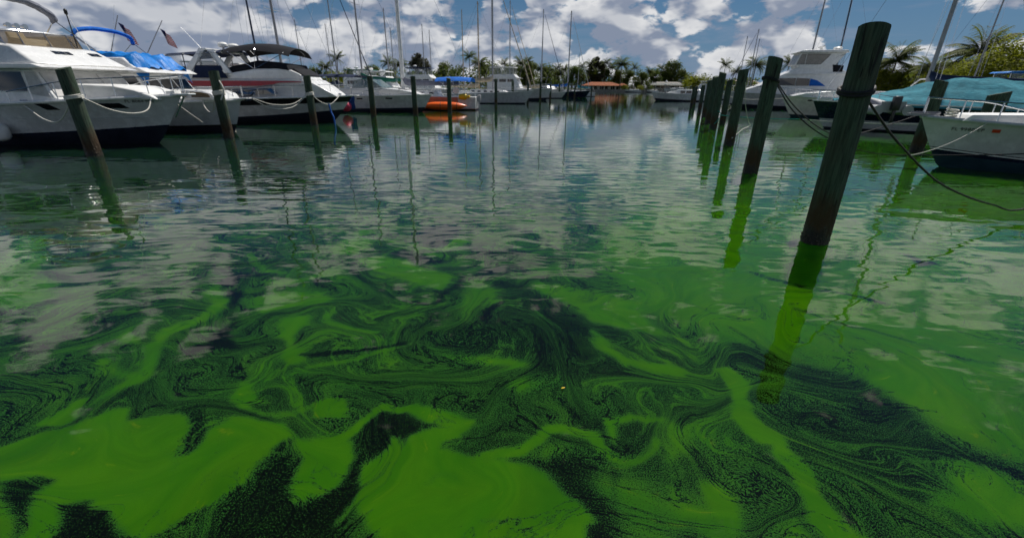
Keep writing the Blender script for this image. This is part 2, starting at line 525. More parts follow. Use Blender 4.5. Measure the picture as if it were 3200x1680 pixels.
('p',0.13,0.03,[(-1.019,2.307),(-0.938,2.399),(-0.769,2.388),(-0.613,2.339),(-0.441,2.278),(-0.571,2.216),(-0.661,2.078),(-0.702,2.111),(-0.764,2.155),(-0.791,2.066),(-0.851,1.992),(-0.918,2.001),(-0.903,1.883),(-0.849,1.723),(-0.883,1.595),(-0.899,1.528),(-0.924,1.425),(-0.963,1.424),(-1.108,1.763),(-1.015,1.891),(-1.01,2.031),(-1.074,2.162)]),
('p',1,0.02,[(-0.903,1.883),(-0.916,1.971),(-0.838,2.002),(-0.785,2.077),(-0.78,2.121),(-0.746,2.15),(-0.702,2.111),(-0.672,2.057),(-0.63,2.168),(-0.488,2.241),(-0.382,2.304),(-0.252,2.357),(-0.27,2.256),(-0.323,2.184),(-0.405,2.149),(-0.394,2.071),(-0.274,2.041),(-0.123,1.971),(-0.026,1.962),(0.172,1.945),(0.271,1.888),(0.351,1.78),(0.47,1.689),(0.523,1.596),(0.455,1.565),(0.407,1.439),(-0.472,1.429),(-0.651,1.538),(-0.719,1.604),(-0.811,1.674),(-0.856,1.766)]),
('p',1,0.02,[(-0.72,2.416),(-0.635,2.451),(-0.455,2.44),(-0.327,2.382),(-0.251,2.344),(-0.27,2.256),(-0.389,2.291),(-0.516,2.302),(-0.596,2.345)]),
('r',0.95,0.028,[(-1.171,2.149),(-1.082,2.209),(-1.032,2.32),(-0.964,2.426),(-0.889,2.454),(-0.774,2.408),(-0.666,2.423)]),
('p',0.95,0.03,[(-1.266,2.171),(-1.171,2.149),(-1.054,2.106),(-1.026,2.031),(-1.015,1.891),(-1.032,1.835),(-1.093,1.763)]),
('p',1,0.015,[(-1.397,2.481),(-1.263,2.526),(-1.183,2.491),(-1.15,2.436),(-1.171,2.356),(-1.275,2.342),(-1.343,2.354)]),
('r',0.88,0.044,[(-0.148,1.991),(0.013,2.024),(0.137,2.057),(0.226,2.157),(0.277,2.252),(0.361,2.302),(0.458,2.291),(0.546,2.232),(0.58,2.129),(0.632,2.053),(0.71,2.033),(0.797,2.055),(0.882,2.122),(0.959,2.179)]),
('p',0.3,0.04,[(0.729,2.346),(0.896,2.361),(1,2.238),(0.889,2.144),(0.82,2.077),(0.698,2.054),(0.645,2.118)]),
('p',0.9,0.02,[(0.625,2.423),(0.703,2.397),(0.85,2.433),(0.985,2.415),(1.107,2.39),(1.098,2.364),(0.885,2.387),(0.729,2.346),(0.669,2.234),(0.648,2.129),(0.626,2.281)]),
('p',0.8,0.04,[(-0.01,2.803),(0.104,2.822),(0.183,2.724),(0.12,2.629),(0.001,2.689)]),
('p',0.65,0.04,[(0.216,2.006),(0.272,2.091),(0.353,2.148),(0.403,2.137),(0.368,2.05),(0.298,2.007)]),
('p',0.13,0.04,[(0.174,1.975),(0.379,2.008),(0.534,1.97),(0.523,1.782),(0.622,1.659),(0.57,1.441),(0.426,1.439),(0.455,1.565),(0.522,1.588),(0.47,1.689),(0.353,1.798),(0.272,1.898)]),
('p',0.68,0.08,[(0.541,1.92),(0.695,1.972),(0.892,1.787),(0.832,1.443),(0.603,1.441),(0.595,1.699)]),
('r',0.08,0.011,[(0.602,2.396),(0.615,2.269),(0.629,2.163),(0.653,2.113)]),
('r',0.1,0.007,[(-0.104,1.611),(-0.021,1.628),(0.078,1.613),(0.118,1.569),(0.172,1.54)]),
('r',0.9,0.011,[(-0.832,1.715),(-0.853,1.65),(-0.876,1.595)]),
('r',0.12,0.006,[(-0.441,1.815),(-0.396,1.87),(-0.336,1.881),(-0.302,1.862)]),
('r',0.1,0.008,[(0.625,1.941),(0.623,1.828),(0.626,1.741)]),
('p',0.27,0.06,[(2.386,3.077),(2.726,2.883),(2.744,2.766),(2.775,2.525),(2.84,2.277),(3.003,2.085),(3.17,1.994),(3.062,1.895),(2.918,2.001),(2.734,2.029),(2.538,1.852),(2.509,1.772),(2.328,1.804),(2.187,1.894),(2.1,1.99),(2.134,2.095),(2.026,2.253),(1.907,2.35),(1.954,2.599)]),
('p',0.97,0.015,[(1.667,3.008),(1.766,3.01),(1.819,2.868),(1.761,2.566),(1.763,2.387),(1.778,2.249),(1.828,2.157),(1.738,2.089),(1.66,2.099),(1.605,2.188),(1.619,2.321),(1.642,2.479),(1.672,2.624),(1.65,2.797)]),
('p',0.97,0.015,[(1.764,2.134),(1.815,2.134),(1.791,1.986),(1.789,1.87),(1.731,1.746),(1.771,1.633),(1.83,1.454),(1.612,1.452),(1.592,1.585),(1.622,1.736),(1.651,1.859),(1.666,1.964)]),
('r',0.05,0.006,[(1.731,1.746),(1.762,1.672),(1.793,1.565)]),
('r',0.06,0.009,[(1.801,2.069),(1.849,2.028),(1.85,1.928)]),
('r',0.05,0.02,[(2.695,2.113),(2.762,2.05),(2.908,2.031),(2.996,1.982),(3.078,1.896)]),
('r',0.06,0.01,[(1.657,2.55),(1.657,2.452),(1.64,2.398)]),
('p',0.85,0.04,[(2.705,1.998),(2.836,2),(3.068,1.886),(2.759,1.606),(2.534,1.619),(2.365,1.703),(2.533,1.781),(2.579,1.871)]),
('p',1,0.03,[(1.152,1.844),(1.217,1.854),(1.287,1.774),(1.242,1.65),(1.223,1.566),(1.16,1.537),(1.112,1.58),(1.098,1.68)]),
('p',0.8,0.05,[(0.949,1.832),(1.094,1.705),(1.122,1.558),(1.25,1.448),(1.019,1.445),(0.978,1.593),(0.867,1.592)]),
('p',0.9,0.03,[(1.43,1.569),(1.499,1.592),(1.535,1.485),(1.388,1.483)]),
('p',0.8,0.05,[(1.126,2.352),(1.243,2.278),(1.259,2.206),(1.192,2.104),(1.022,2.048)]),
]



def lattice(seed):
    rs = np.random.RandomState(seed)
    a = rs.rand(256, 256) * 2 * np.pi
    return np.cos(a), np.sin(a)


def perlin(x, y, lat):
    gx, gy = lat
    xi = np.floor(x).astype(int)
    yi = np.floor(y).astype(int)
    fx, fy = x - xi, y - yi

    def d(i, j):
        ii, jj = (xi + i) & 255, (yi + j) & 255
        return gx[ii, jj] * (fx - i) + gy[ii, jj] * (fy - j)
    u = fx * fx * fx * (fx * (fx * 6 - 15) + 10)
    v = fy * fy * fy * (fy * (fy * 6 - 15) + 10)
    return (d(0, 0) * (1 - u) + d(1, 0) * u) * (1 - v) + (d(0, 1) * (1 - u) + d(1, 1) * u) * v


LA = [lattice(i) for i in range(6)]


def psi(x, y):
    return .36 * perlin(x * .55, y * .55, LA[0]) + .095 * perlin(x * 1.3 + 9, y * 1.3, LA[1]) + .014 * perlin(x * 3.1, y * 3.1 + 5, LA[2])


def stir(x, y, T, n):
    """carry points back along a swirling flow"""
    e = .01
    h = T / n
    for _ in range(n):
        vx = (psi(x, y + e) - psi(x, y - e)) / (2 * e)
        vy = -(psi(x + e, y) - psi(x - e, y)) / (2 * e)
        x = x - vx * h
        y = y - vy * h
    return x, y


def axis_pts(dense, step, ratio, far, coarse):
    p = [0.0]
    s = step
    while p[-1] < far:
        if p[-1] > dense:
            s = s * (ratio if p[-1] < 16 else coarse)
        p.append(p[-1] + s)
    return np.array(p)


xr = axis_pts(3.4, .028, 1.013, 1500, 1.16)
xs = np.concatenate([-xr[:0:-1], xr])
yn = axis_pts(2.5, .022, 1.008, 1600, 1.14) + 1.0
ys = np.concatenate([np.array([-300., -80., -30, -12, -5, -2, -.6, .2, .6, .85]), yn])
GX, GY = np.meshgrid(xs, ys)
X, Y = GX.ravel(), GY.ravel()
near = (np.abs(X) < 26) & (Y > .5) & (Y < 40)
nx, ny = X[near], Y[near]
# small wobble so that traced edges curl like the rest
w1 = perlin(nx * 2.3, ny * 2.3, LA[3]) * .05 + perlin(nx * 6, ny * 6, LA[4]) * .022 + perlin(nx * 15, ny * 15, LA[5]) * .008
w2 = perlin(nx * 2.3 + 31, ny * 2.3, LA[4]) * .05 + perlin(nx * 6 + 17, ny * 6, LA[5]) * .022 + perlin(nx * 15 + 7, ny * 15, LA[3]) * .008
fx, fy = stir(nx, ny, 3.0, 22)
pull = .075
qx, qy = nx + w1 + pull * (fx - nx), ny + w2 + pull * (fy - ny)
cover = np.full(nx.shape, .39)
dist = np.hypot(nx, ny)
side = np.clip((nx / ny - .02) / .38, 0, 1)
farc = (.38 + .32 * side * side * (3 - 2 * side) * (1 - .7 * np.clip((ny - 9) / 22, 0, 1))) * np.clip((nx / ny + .72) / .5, .12, 1)
fw = np.clip((ny - 5.6 - .25 * np.abs(nx)) / 3.5, 0, 1)
cover = cover * (1 - fw) + farc * fw


def seg_dist(px, py, a, b):
    ax, ay = a
    dx, dy = b[0] - ax, b[1] - ay
    t = np.clip(((px - ax) * dx + (py - ay) * dy) / (dx * dx + dy * dy + 1e-12), 0, 1)
    return np.hypot(px - ax - t * dx, py - ay - t * dy)


for kind, val, edge, pts in ALGAE:
    if val in (.5, .55):
        val = .45
    P = np.array(pts)
    lo, hi = P.min(0) - .8, P.max(0) + .8
    sel = np.where((qx > lo[0]) & (qx < hi[0]) & (qy > lo[1]) & (qy < hi[1]))[0]
    if not len(sel):
        continue
    sx, sy = qx[sel], qy[sel]
    d = np.full(sx.shape, 1e9)
    m = len(pts)
    for i in range(m if kind == 'p' else m - 1):
        d = np.minimum(d, seg_dist(sx, sy, pts[i], pts[(i + 1) % m]))
    if kind == 'p':
        ins = np.zeros(sx.shape, bool)
        for i in range(m):
            (x0, y0), (x1, y1) = pts[i], pts[(i + 1) % m]
            c = ((y0 > sy) != (y1 > sy)) & (sx < (x1 - x0) * (sy - y0) / ((y1 - y0) if abs(y1 - y0) > 1e-12 else 1e-12) + x0)
            ins ^= c
        sdv = np.where(ins, d, -d)
        edge = edge * 1.7
        k = np.clip(.5 + sdv / (2 * edge), 0, 1)
    else:
        wide = np.maximum(edge, .016 + .005 * np.hypot(sx, sy))
        k = np.clip(1.5 - d / wide, 0, 1) * np.clip(edge / wide + .05, 0, 1)
    k = k * k * (3 - 2 * k)
    cover[sel] = cover[sel] * (1 - k) + val * k
full = np.full(X.shape, .18)
full[near] = cover
FX, FY = X.copy(), Y.copy()
# blend the stirred coordinates back to plain ones toward the rim of the stirred area
rim = np.clip((26 - np.abs(nx)) / 6, 0, 1) * np.clip((40 - ny) / 10, 0, 1)
FX[near] = nx + (fx - nx) * rim
FY[near] = ny + (fy - ny) * rim
me = bpy.data.meshes.new('water')
nxn, nyn = len(xs), len(ys)
me.vertices.add(nxn * nyn)
co = np.zeros((nxn * nyn, 3), np.float32)
co[:, 0], co[:, 1] = X, Y
me.vertices.foreach_set('co', co.ravel())
ii, jj = np.meshgrid(np.arange(nxn - 1), np.arange(nyn - 1))
a = (jj * nxn + ii).ravel()
quads = np.stack([a, a + 1, a + 1 + nxn, a + nxn], 1).astype(np.int32)
me.loops.add(quads.size)
me.polygons.add(len(quads))
me.loops.foreach_set('vertex_index', quads.ravel())
me.polygons.foreach_set('loop_start', np.arange(0, quads.size, 4, dtype=np.int32))
me.update(calc_edges=True)
at = me.attributes.new('cover', 'FLOAT', 'POINT')
at.data.foreach_set('value', full.astype(np.float32))
at = me.attributes.new('flow', 'FLOAT_VECTOR', 'POINT')
fl = np.zeros((len(X), 3), np.float32)
fl[:, 0], fl[:, 1] = FX, FY
at.data.foreach_set('vector', fl.ravel())

m, g, b = mat('algae_water')
oc = g.n('ShaderNodeTexCoord').outputs['Object']
cov = g.n('ShaderNodeAttribute', attribute_name='cover').outputs['Fac']
flow = g.n('ShaderNodeAttribute', attribute_name='flow').outputs['Vector']
fs = g.v('MULTIPLY', flow, (.62, 1.45, 1.))
streak = g.noise(fs, 3.0, 8, .64, .15)
streak2 = g.noise(g.v('ADD', fs, (7, 3, 1)), 12.0, 6, .64, .1)
patch = g.noise(flow, 1.1, 5, .6, .3)
mid = g.m('SUBTRACT', 1.0, g.m('ABSOLUTE', g.m('SUBTRACT', g.m('MULTIPLY', cov, 2.0), .9)), clamp=True)   # streaks show where cover is neither full nor nil
st = g.m('ADD', g.m('MULTIPLY', g.m('SUBTRACT', streak, .5), 1.9), g.m('MULTIPLY', g.m('SUBTRACT', streak2, .5), .5))
st = g.m('ADD', st, g.m('MULTIPLY', g.m('SUBTRACT', patch, .5), 1.0))
c = g.m('ADD', cov, g.m('MULTIPLY', st, g.m('ADD', .08, g.m('MULTIPLY', mid, .42))))
# drawn-out threads: bright ones across open water, dark cracks across the mats
nf = g.noise(fs, 2.3, 6, .62, .2)
ridge = g.mr(g.m('ABSOLUTE', g.m('SUBTRACT', nf, .5)), 0.0, .042, 1.0, 0.0)
nf2 = g.noise(g.v('ADD', fs, (3, 11, 5)), 1.7, 6, .66, .2)
ridge2 = g.mr(g.m('ABSOLUTE', g.m('SUBTRACT', nf2, .52)), 0.0, .016, 1.0, 0.0)
gate = g.mr(g.noise(flow, .9, 3, .5), .45, .6)
c = g.m('ADD', c, g.m('MULTIPLY', g.m('MULTIPLY', ridge, .30), g.m('MULTIPLY', gate, g.mr(cov, .95, .3))))
c = g.m('SUBTRACT', c, g.m('MULTIPLY', g.m('MULTIPLY', ridge2, .45), g.m('SUBTRACT', 1.0, gate)))
# floating grains: cover decides how many of them there are
grain = g.noise(g.v('ADD', g.scale(flow, .22), g.scale(oc, .80)), 128.0, 4, .78)
grain2 = g.noise(g.scale(flow, 1.0), 34.0, 3, .6)
gr = g.m('ADD', g.m('MULTIPLY', grain, .90), g.m('MULTIPLY', grain2, .10))
gr = g.mr(gr, .36, .64, 0, 1, 'LINEAR')
alg = g.mr(g.m('SUBTRACT', g.m('ADD', g.m('MULTIPLY', c, .99), .08), gr), -.10, .09)
# holes and flecks in the thick mats
fl2 = g.noise(flow, 46.0, 4, .65)
alg = g.m('MULTIPLY', alg, g.mr(fl2, .22, .30))
tint = g.noise(flow, 2.1, 6, .6, .3)
col = g.mix(g.mr(tint, .34, .66), (.0205, .0990, .0003), (.0330, .1170, .0004))
col = g.mix(g.mr(g.noise(flow, 6.0, 5, .7), .60, .72), col, (.070, .140, .0008))
shade = g.mix(1.0, col, (.66, .72, .8), 'MULTIPLY')
col = g.mix(g.m('MULTIPLY', g.mr(g.noise(flow, 1.3, 6, .62), .40, .64), .75), col, shade)
fine = g.noise(oc, 190.0, 2, .6)
col = g.mix(g.m('MULTIPLY', g.mr(fine, .35, .65), .25), col, (.014, .055, .001))
thin = g.m('MULTIPLY', g.m('SUBTRACT', 1.0, g.mr(c, .25, .95)), .85)
col = g.mix(thin, col, (.0140, .060, .010))
deep = (.0019, .0034, .0003)
sep = g.n('ShaderNodeSeparateXYZ')
g.put(sep.inputs[0], oc)
far = g.mr(sep.outputs[1], 3.6, 11.0)
dp = g.mix(far, deep, (.0050, .0190, .0125))
g.put(b.inputs['Base Color'], g.mix(alg, dp, col))
b.inputs['IOR'].default_value = 1.333
b.subsurface_method = 'BURLEY'
b.inputs['Subsurface Weight'].default_value = .9
b.inputs['Subsurface Radius'].default_value = (.5, 1.0, .2)
b.inputs['Subsurface Scale'].default_value = .75
b.inputs['Specular IOR Level'].default_value = .5
g.put(b.inputs['Roughness'], .02)
# ripples: long low swell, cat's paws that stretch across the wind, calmer where mats lie thick
wv = g.v('MULTIPLY', g.v('ADD', oc, g.scale(g.v('SUBTRACT', g.noise(oc, .8, 2, .5, color=True), (.5, .5, .5)), .5)), (.62, 1.45, 1.))
h1 = g.noise(wv, 1.15, 2, .45)
h2 = g.noise(wv, 3.0, 1, .5, .4)
h3 = g.noise(g.v('MULTIPLY', oc, (.5, 1.6, 1.)), 9.0, 2, .5)
calm = g.mr(g.noise(oc, .22, 3, .5), .38, .62, .35, 1.0)
farr = g.mr(sep.outputs[1], 3.5, 16.0, .28, 1.0)
flat = g.mr(sep.outputs[1], 5.0, 22.0, 1.0, .27)
hh = g.m('ADD', g.m('MULTIPLY', h1, .023), g.m('MULTIPLY', g.m('MULTIPLY', h2, .0036), calm))
hh = g.m('ADD', hh, g.m('MULTIPLY', g.m('MULTIPLY', h3, .0004), g.m('MULTIPLY', calm, farr)))
bp = g.n('ShaderNodeBump')
bp.inputs['Strength'].default_value = 1.0
bp.inputs['Distance'].default_value = 1.0
g.put(bp.inputs['Height'], g.m('MULTIPLY', g.m('MULTIPLY', hh, flat), g.mr(sep.outputs[1], 2.0, 9.0, .35, 1.0)))
g.put(b.inputs['Normal'], bp.outputs[0])
me.materials.append(m)
water = bpy.data.objects.new('water', me)
COL.objects.link(water)
tag(water, 'dark green marina water marbled with bright green algae mats', None, None, 'structure')
print('water verts', len(X))

# ---------------------------------------------------------------- mooring posts
m, g, b = mat('post_wood')
oc = g.n('ShaderNodeTexCoord').outputs['Object']
sp = g.n('ShaderNodeSeparateXYZ')
g.put(sp.inputs[0], oc)
gn = g.noise(g.v('MULTIPLY', oc, (9., 9., .55)), 4.0, 6, .62, .3)
gb = g.noise(g.v('MULTIPLY', oc, (1., 1., .5)), 3.0, 4, .6)
c = g.mix(g.mr(gn, .32, .68), (.016, .034, .021), (.062, .104, .066))
c = g.mix(g.m('MULTIPLY', g.mr(gb, .45, .7), .6), c, (.055, .050, .028))
crk = g.noise(g.v('MULTIPLY', oc, (1., 1., .10)), 16.0, 3, .6, .4)
c = g.mix(g.mr(crk, .60, .66), c, (.006, .010, .007))
c = g.mix(g.m('MULTIPLY', g.mr(g.noise(g.v('MULTIPLY', oc, (5., 5., .35)), 2.0, 5, .7), .60, .75), .55), c, (.12, .135, .10))
edge = g.m('ADD', sp.outputs[2], g.m('MULTIPLY', g.m('SUBTRACT', g.noise(g.v('MULTIPLY', oc, (3., 3., .8)), 2.5, 4, .6), .5), .9))
c = g.mix(g.mr(edge, .95, .35), c, (.055, .030, .010))           # rusty tide mark
c = g.mix(g.mr(edge, .30, .08), c, (.010, .009, .006))           # wet foot with barnacles
g.put(b.inputs['Base Color'], c)
g.put(b.inputs['Roughness'], g.mr(edge, .05, .4, .35, .85))
bp = g.n('ShaderNodeBump')
bp.inputs['Strength'].default_value = 1.0
bp.inputs['Distance'].default_value = .03
g.put(bp.inputs['Height'], g.m('ADD', g.m('SUBTRACT', gn, g.m('MULTIPLY', g.mr(crk, .58, .66), .8)), g.m('MULTIPLY', g.mr(edge, .9, .2), g.noise(oc, 40., 3, .6))))
g.put(b.inputs['Normal'], bp.outputs[0])


paint('barnacle', (.09, .075, .055), .9, 0, .4, 30)


def post(x, y, h, r, label, lean=(0, 0), seed=0, group='mooring posts', cut=.25):
    rr = random.Random(seed)
    o = empty('mooring_post', (x, y, 0), 0, label, 'mooring post', group)
    mb = MB()
    n, k = 20, 14
    rows = []
    ph = rr.random() * 6
    for i in range(k + 1):
        t = i / k
        z = -1.2 + (h + 1.2) * t
        row = []
        for j in range(n):
            a = 2 * math.pi * j / n
            q = r * (1.04 - .10 * t) * (1 + .03 * math.sin(3 * a + ph + t * 1.5) + .02 * math.sin(7 * a + ph * 2 + t * 3) + rr.uniform(-.008, .008))
            zz = z + (cut * r * math.cos(a + ph) if i == k else 0)
            row.append((q * math.cos(a) + lean[0] * z, q * math.sin(a) + lean[1] * z, zz))
        rows.append(row)
    mb.grid(rows, True)
    mb.build('shaft', 'post_wood', o, True)
    if y < 22:                                     # growth on the foot of the nearer posts
        bn = MB()
        for k_ in range(150):
            a = rr.uniform(0, 6.283)
            z = rr.uniform(-.04, .30) * rr.random() ** .5
            q = r * 1.03 - .10 * r * (z + 1.2) / (h + 1.2)
            s_ = rr.uniform(.006, .016)
            cx, cy = q * math.cos(a) + lean[0] * z, q * math.sin(a) + lean[1] * z
            nx_, ny_ = math.cos(a), math.sin(a)
            tx, ty = -ny_, nx_
            bn.add([(cx + tx * s_, cy + ty * s_, z - s_), (cx - tx * s_, cy - ty * s_, z - s_), (cx - tx * s_, cy - ty * s_, z + s_), (cx + tx * s_, cy + ty * s_, z + s_), (cx + nx_ * s_ * 1.1, cy + ny_ * s_ * 1.1, z)], [(0, 1, 4), (1, 2, 4), (2, 3, 4), (3, 0, 4)])
        tag(bn.build('barnacles', 'barnacle', o), kind='stuff')
    top = MB()
    cx, cy = lean[0] * h, lean[1] * h
    top.add([(cx, cy, h + .012)] + [((p[0] - cx) * .985 + cx, (p[1] - cy) * .985 + cy, p[2] + .004) for p in rows[-1]], [(0, 1 + j, 1 + (j + 1) % n) for j in range(n)])
    top.build('sawn_top', 'post_wood', o)
    return o


POSTS = [  # x, y, height, radius, label, lean
    (-12.95, 13.71, 2.47, .20, 'mooring post in front of the big white flybridge cruiser at the left', (-.012, 0)),
    (-12.01, 19.03, 2.54, .20, 'mooring post with white rope tied near its top before the blue tarp boat', (-.004, 0)),
    (-11.19, 25.6, 2.55, .20, 'mooring post before the bow of the cruiser with the red stripe', (0, 0)),
    (-10.09, 33.10, 2.66, .20, 'mooring post in front of the windscreen of the white express cruiser', (.01, 0)),
    (-7.31, 34.30, 2.70, .19, 'mooring post beside the bow of the white express cruiser', (0, 0)),
    (-5.52, 39.92, 2.72, .19, 'mooring post standing before the blue bimini and orange kayak', (.006, 0)),
    (-2.27, 59.37, 3.0, .19, 'mooring post with white cap before the pale blue sailing yacht', (0, 0)),
    (-.16, 66.04, 2.88, .19, 'mooring post near the middle of the pale blue sailing yacht', (0, 0)),
    (2.22, 74.29, 2.9, .18, 'mooring post at the bow of the pale blue sailing yacht', (0, 0)),
    (4.45, 78.58, 2.98, .18, 'mooring post in front of the white trawler bow', (0, 0)),
    (6.32, 81.16, 3.02, .18, 'mooring post just right of the white trawler bow', (0, 0)),
    (9.59, 98.99, 3.1, .19, 'mooring post before the small white catamaran bow', (0, 0)),
    (12.26, 106.28, 3.1, .20, 'mooring post at the bow of the navy blue sailing yacht', (0, 0)),
    (13.88, 107.03, 2.8, .17, 'left one of two slim posts before the navy blue hull', (0, 0)),
    (16.35, 115.22, 2.8, .17, 'right one of two slim posts before the navy blue hull', (0, 0)),
    (19.27, 116.67, 2.6, .17, 'last mooring post of the left row by the small white stern', (0, 0)),
    (4.53, 6.20, 2.83, .178, 'largest and nearest green mooring post with a black rope round it', (-.012, 0)),
    (6.47, 11.99, 2.82, .185, 'second mooring post of the right row with a dark rope band', (.008, 0)),
    (8.75, 18.27, 2.77, .19, 'third mooring post of the right row with a grey rope hanging beside', (.006, 0)),
    (11.29, 25.82, 2.92, .20, 'fourth mooring post of the right row where the teal rope is tied', (.006, 0)),
    (12.84, 30.24, 2.83, .20, 'fifth mooring post of the right row standing close behind the fourth', (0, 0)),
    (13.75, 30.2, 2.62, .19, 'mooring post half hidden behind the teal rope post', (0, 0)),
    (15.6, 37.72, 2.77, .20, 'sixth mooring post of the right row', (0, 0)),
    (19.75, 49.17, 2.5, .20, 'short mooring post with white cap far down the right row', (0, 0)),
    (29.13, 75.06, 2.5, .20, 'far thin mooring post of the right row before a pale hull', (0, 0)),
    (25.6, 67.0, 2.3, .20, 'far low mooring post of the right row beside two others', (0, 0)),
    (38.58, 102.86, 2.7, .20, 'farthest mooring post of the right row', (0, 0)),
    (15.1, 16.8, 2.45, .21, 'dark post behind the rail of the numbered white boat', (.012, 0)),
    (18.6, 18.0, 2.05, .34, 'wide dark double post in front of the teal boat cover', (0, 0)),
]
for i, (x, y, h, r, lab, ln) in enumerate(POSTS):
    post(x, y, h, r, lab, ln, i)

# ---------------------------------------------------------------- boats
class Hull:
    """x = 0 at the stem on the waterline, bow towards +x, stern at -L"""
    def __init__(s, L, B, hs, hb, rake, tb=.86, p=1.6, fine=1.9, full=2.6):
        s.L, s.B, s.hs, s.hb, s.rake, s.tb, s.p, s.fine, s.full = L, B, hs, hb, rake, tb, p, fine, full

    def sheer(s, u):
        return lerp(s.hs, s.hb, max(0, u) ** 1.8)

    def bs(s, u):
        a = s.B / 2
        if u < .5:
            return a * lerp(s.tb, 1, math.sin(u * math.pi))
        return a * max(0., 1 - ((u - .5) / .5) ** s.full)

    def bw(s, u):
        a = s.B / 2 * .9
        if u < .35:
            return a * lerp(s.tb, 1, math.sin(u / .35 * math.pi / 2))
        return a * max(0., 1 - ((u - .35) / .65) ** s.fine)

    def pt(s, u, z, side=-1):
        zs = s.sheer(u)
        f = max(0., min(1., z / zs))
        y = s.bw(u) + (s.bs(u) - s.bw(u)) * f ** s.p
        x = -s.L + u * (s.L + s.rake * f ** .9)
        if z < 0:
            y *= max(0., 1 + z * .9)
            x = -s.L + u * (s.L + z * 1.2)
        return Vector((x, side * y, z))

    def u_at(s, x, z):
        f = max(0., min(1., z / s.hb))
        return (x + s.L) / (s.L + s.rake * f ** .9)

    def body(s, root, bands, n=22):
        """bands from the keel up: (part name, material, top at stern, top at bow); the last reaches the sheer"""
        us = [1 - (1 - i / n) ** 1.35 for i in range(n + 1)]
        lo = [(-.55, -.55)] * len(us)
        lows = [-.5 for u in us]
        for k, (nm, mt, zs, zb) in enumerate(bands):
            last = k == len(bands) - 1
            his = [s.sheer(u) if last else lerp(zs, zb, u ** 2.2) for u in us]
            rows = max(2, 6 if last else 3)
            mb = MB()
            for side in (-1, 1):
                mb.grid([[s.pt(u, lerp(l, h, r / rows), side) for r in range(rows + 1)] for u, l, h in zip(us, lows, his)])
            mb.grid([[s.pt(0, lerp(lows[0], his[0], r / rows), sd) for r in range(rows + 1)] for sd in (-1, 1)])
            mb.build(nm, mt, root, True)
            lows = his

    def deck(s, root, m='deck_white', drop=.03, camber=.07, n=18):
        mb = MB()
        rows = []
        for i in range(n + 1):
            u = 1 - (1 - i / n) ** 1.3
            b = s.bs(u) * .985
            x = -s.L + u * (s.L + s.rake)
            rows.append([(x, lerp(-b, b, j / 6), s.sheer(u) - drop + camber * b / (s.B / 2) * (1 - (j / 3 - 1) ** 2)) for j in range(7)])
        mb.grid(rows)
        mb.build('deck', m, root, True)

    def rub(s, root, m='gelcoat', r=.045, n=20, dz=0.):
        mb = MB()
        us = [1 - (1 - i / n) ** 1.3 for i in range(n + 1)]
        path = [s.pt(u, s.sheer(u), -1) + Vector((0, -.01, dz)) for u in us] + [s.pt(u, s.sheer(u), 1) + Vector((0, .01, dz)) for u in us[::-1][1:]]
        mb.tube(path, r, 6)
        mb.build('rub_rail', m, root, True)

    def rails(s, root, u0, u1, h, n, r=.016, inset=.10, m='steel', single=True, ext=0., mid=False):
        def q(u, side, z):
            p = s.pt(u, s.sheer(u), side)
            return Vector((p.x - inset * .5 + ext * ((u - u0) / (u1 - u0)) ** 3, side * max(0.04, abs(p.y) - inset), s.sheer(u) + z))
        us = [lerp(u0, u1, i / (n * 2)) for i in range(n * 2 + 1)]
        hh = lambda u: h * (.55 + .45 * min(1, (u - u0) / (u1 - u0) * 2.2))
        mb = MB()
        mb.tube([q(u, -1, hh(u)) for u in us] + [q(u, 1, hh(u)) for u in us[::-1]], r, 6)
        if mid:
            mb.tube([q(u, -1, hh(u) * .5) for u in us] + [q(u, 1, hh(u) * .5) for u in us[::-1]], r * .7, 5)
        ob = mb.build('bow_rail', m, root, True)
        for side in (-1, 1):
            for i in range(n + 1):
                u = lerp(u0, u1, i / n)
                MB().tube([q(u, side, -.03), q(u, side, hh(u))], r * .9, 5).build('stanchion', m, root, True)
        return ob


def wtap(wb, wt, z0, z1, xn=None, xl=1., k=.5):
    """half width tapering upward and, past xn, toward the bow"""
    def f(x, z):
        w = lerp(wb, wt, max(0, min(1, (z - z0) / (z1 - z0))))
        if xn is not None and x > xn:
            w *= 1 - k * min(1, (x - xn) / xl) ** 2
        return w
    return f


def house(root, name, prof, w, m='gelcoat', bevel=.06, seg=3):
    return MB().prism(prof, w).build(name, m, root, True, bevel, seg)


def panes(root, polys, w, m='glass_dark', off=.012, sides=(-1, 1), name='window', frame=None):
    for poly in polys:
        for sd in sides:
            vs = [(x, sd * (w(x, z) + off), z) for x, z in poly]
            inn = [(x, sd * (w(x, z) - .02), z) for x, z in poly]
            n = len(vs)
            mb = MB().add(vs + inn, [tuple(range(n))] + [(i, (i + 1) % n, n + (i + 1) % n, n + i) for i in range(n)])
            o = mb.build(name, m, root)
            if frame:
                MB().tube([Vector(p) for p in vs] + [Vector(vs[0])], .014, 4).build('window_frame', frame, o)


def front_pane(root, a, b, ya, yb, ta=1., tb=1., m='glass_dark', name='window', off=.015):
    """pane on a front slope from (x,z)=a (bottom) to b (top), y from ya to yb; ta / tb scale y at bottom / top"""
    n = Vector((b[1] - a[1], 0, -(b[0] - a[0]))).normalized()
    if n.x < 0:
        n = -n
    vs = [Vector((a[0], ya * ta, a[1])), Vector((a[0], yb * ta, a[1])), Vector((b[0], yb * tb, b[1])), Vector((b[0], ya * tb, b[1]))]
    mb = MB().add([p + n * off for p in vs] + [p - n * .02 for p in vs], [(0, 1, 2, 3), (0, 1, 5, 4), (1, 2, 6, 5), (2, 3, 7, 6), (3, 0, 4, 7)])
    return mb.build(name, m, root)


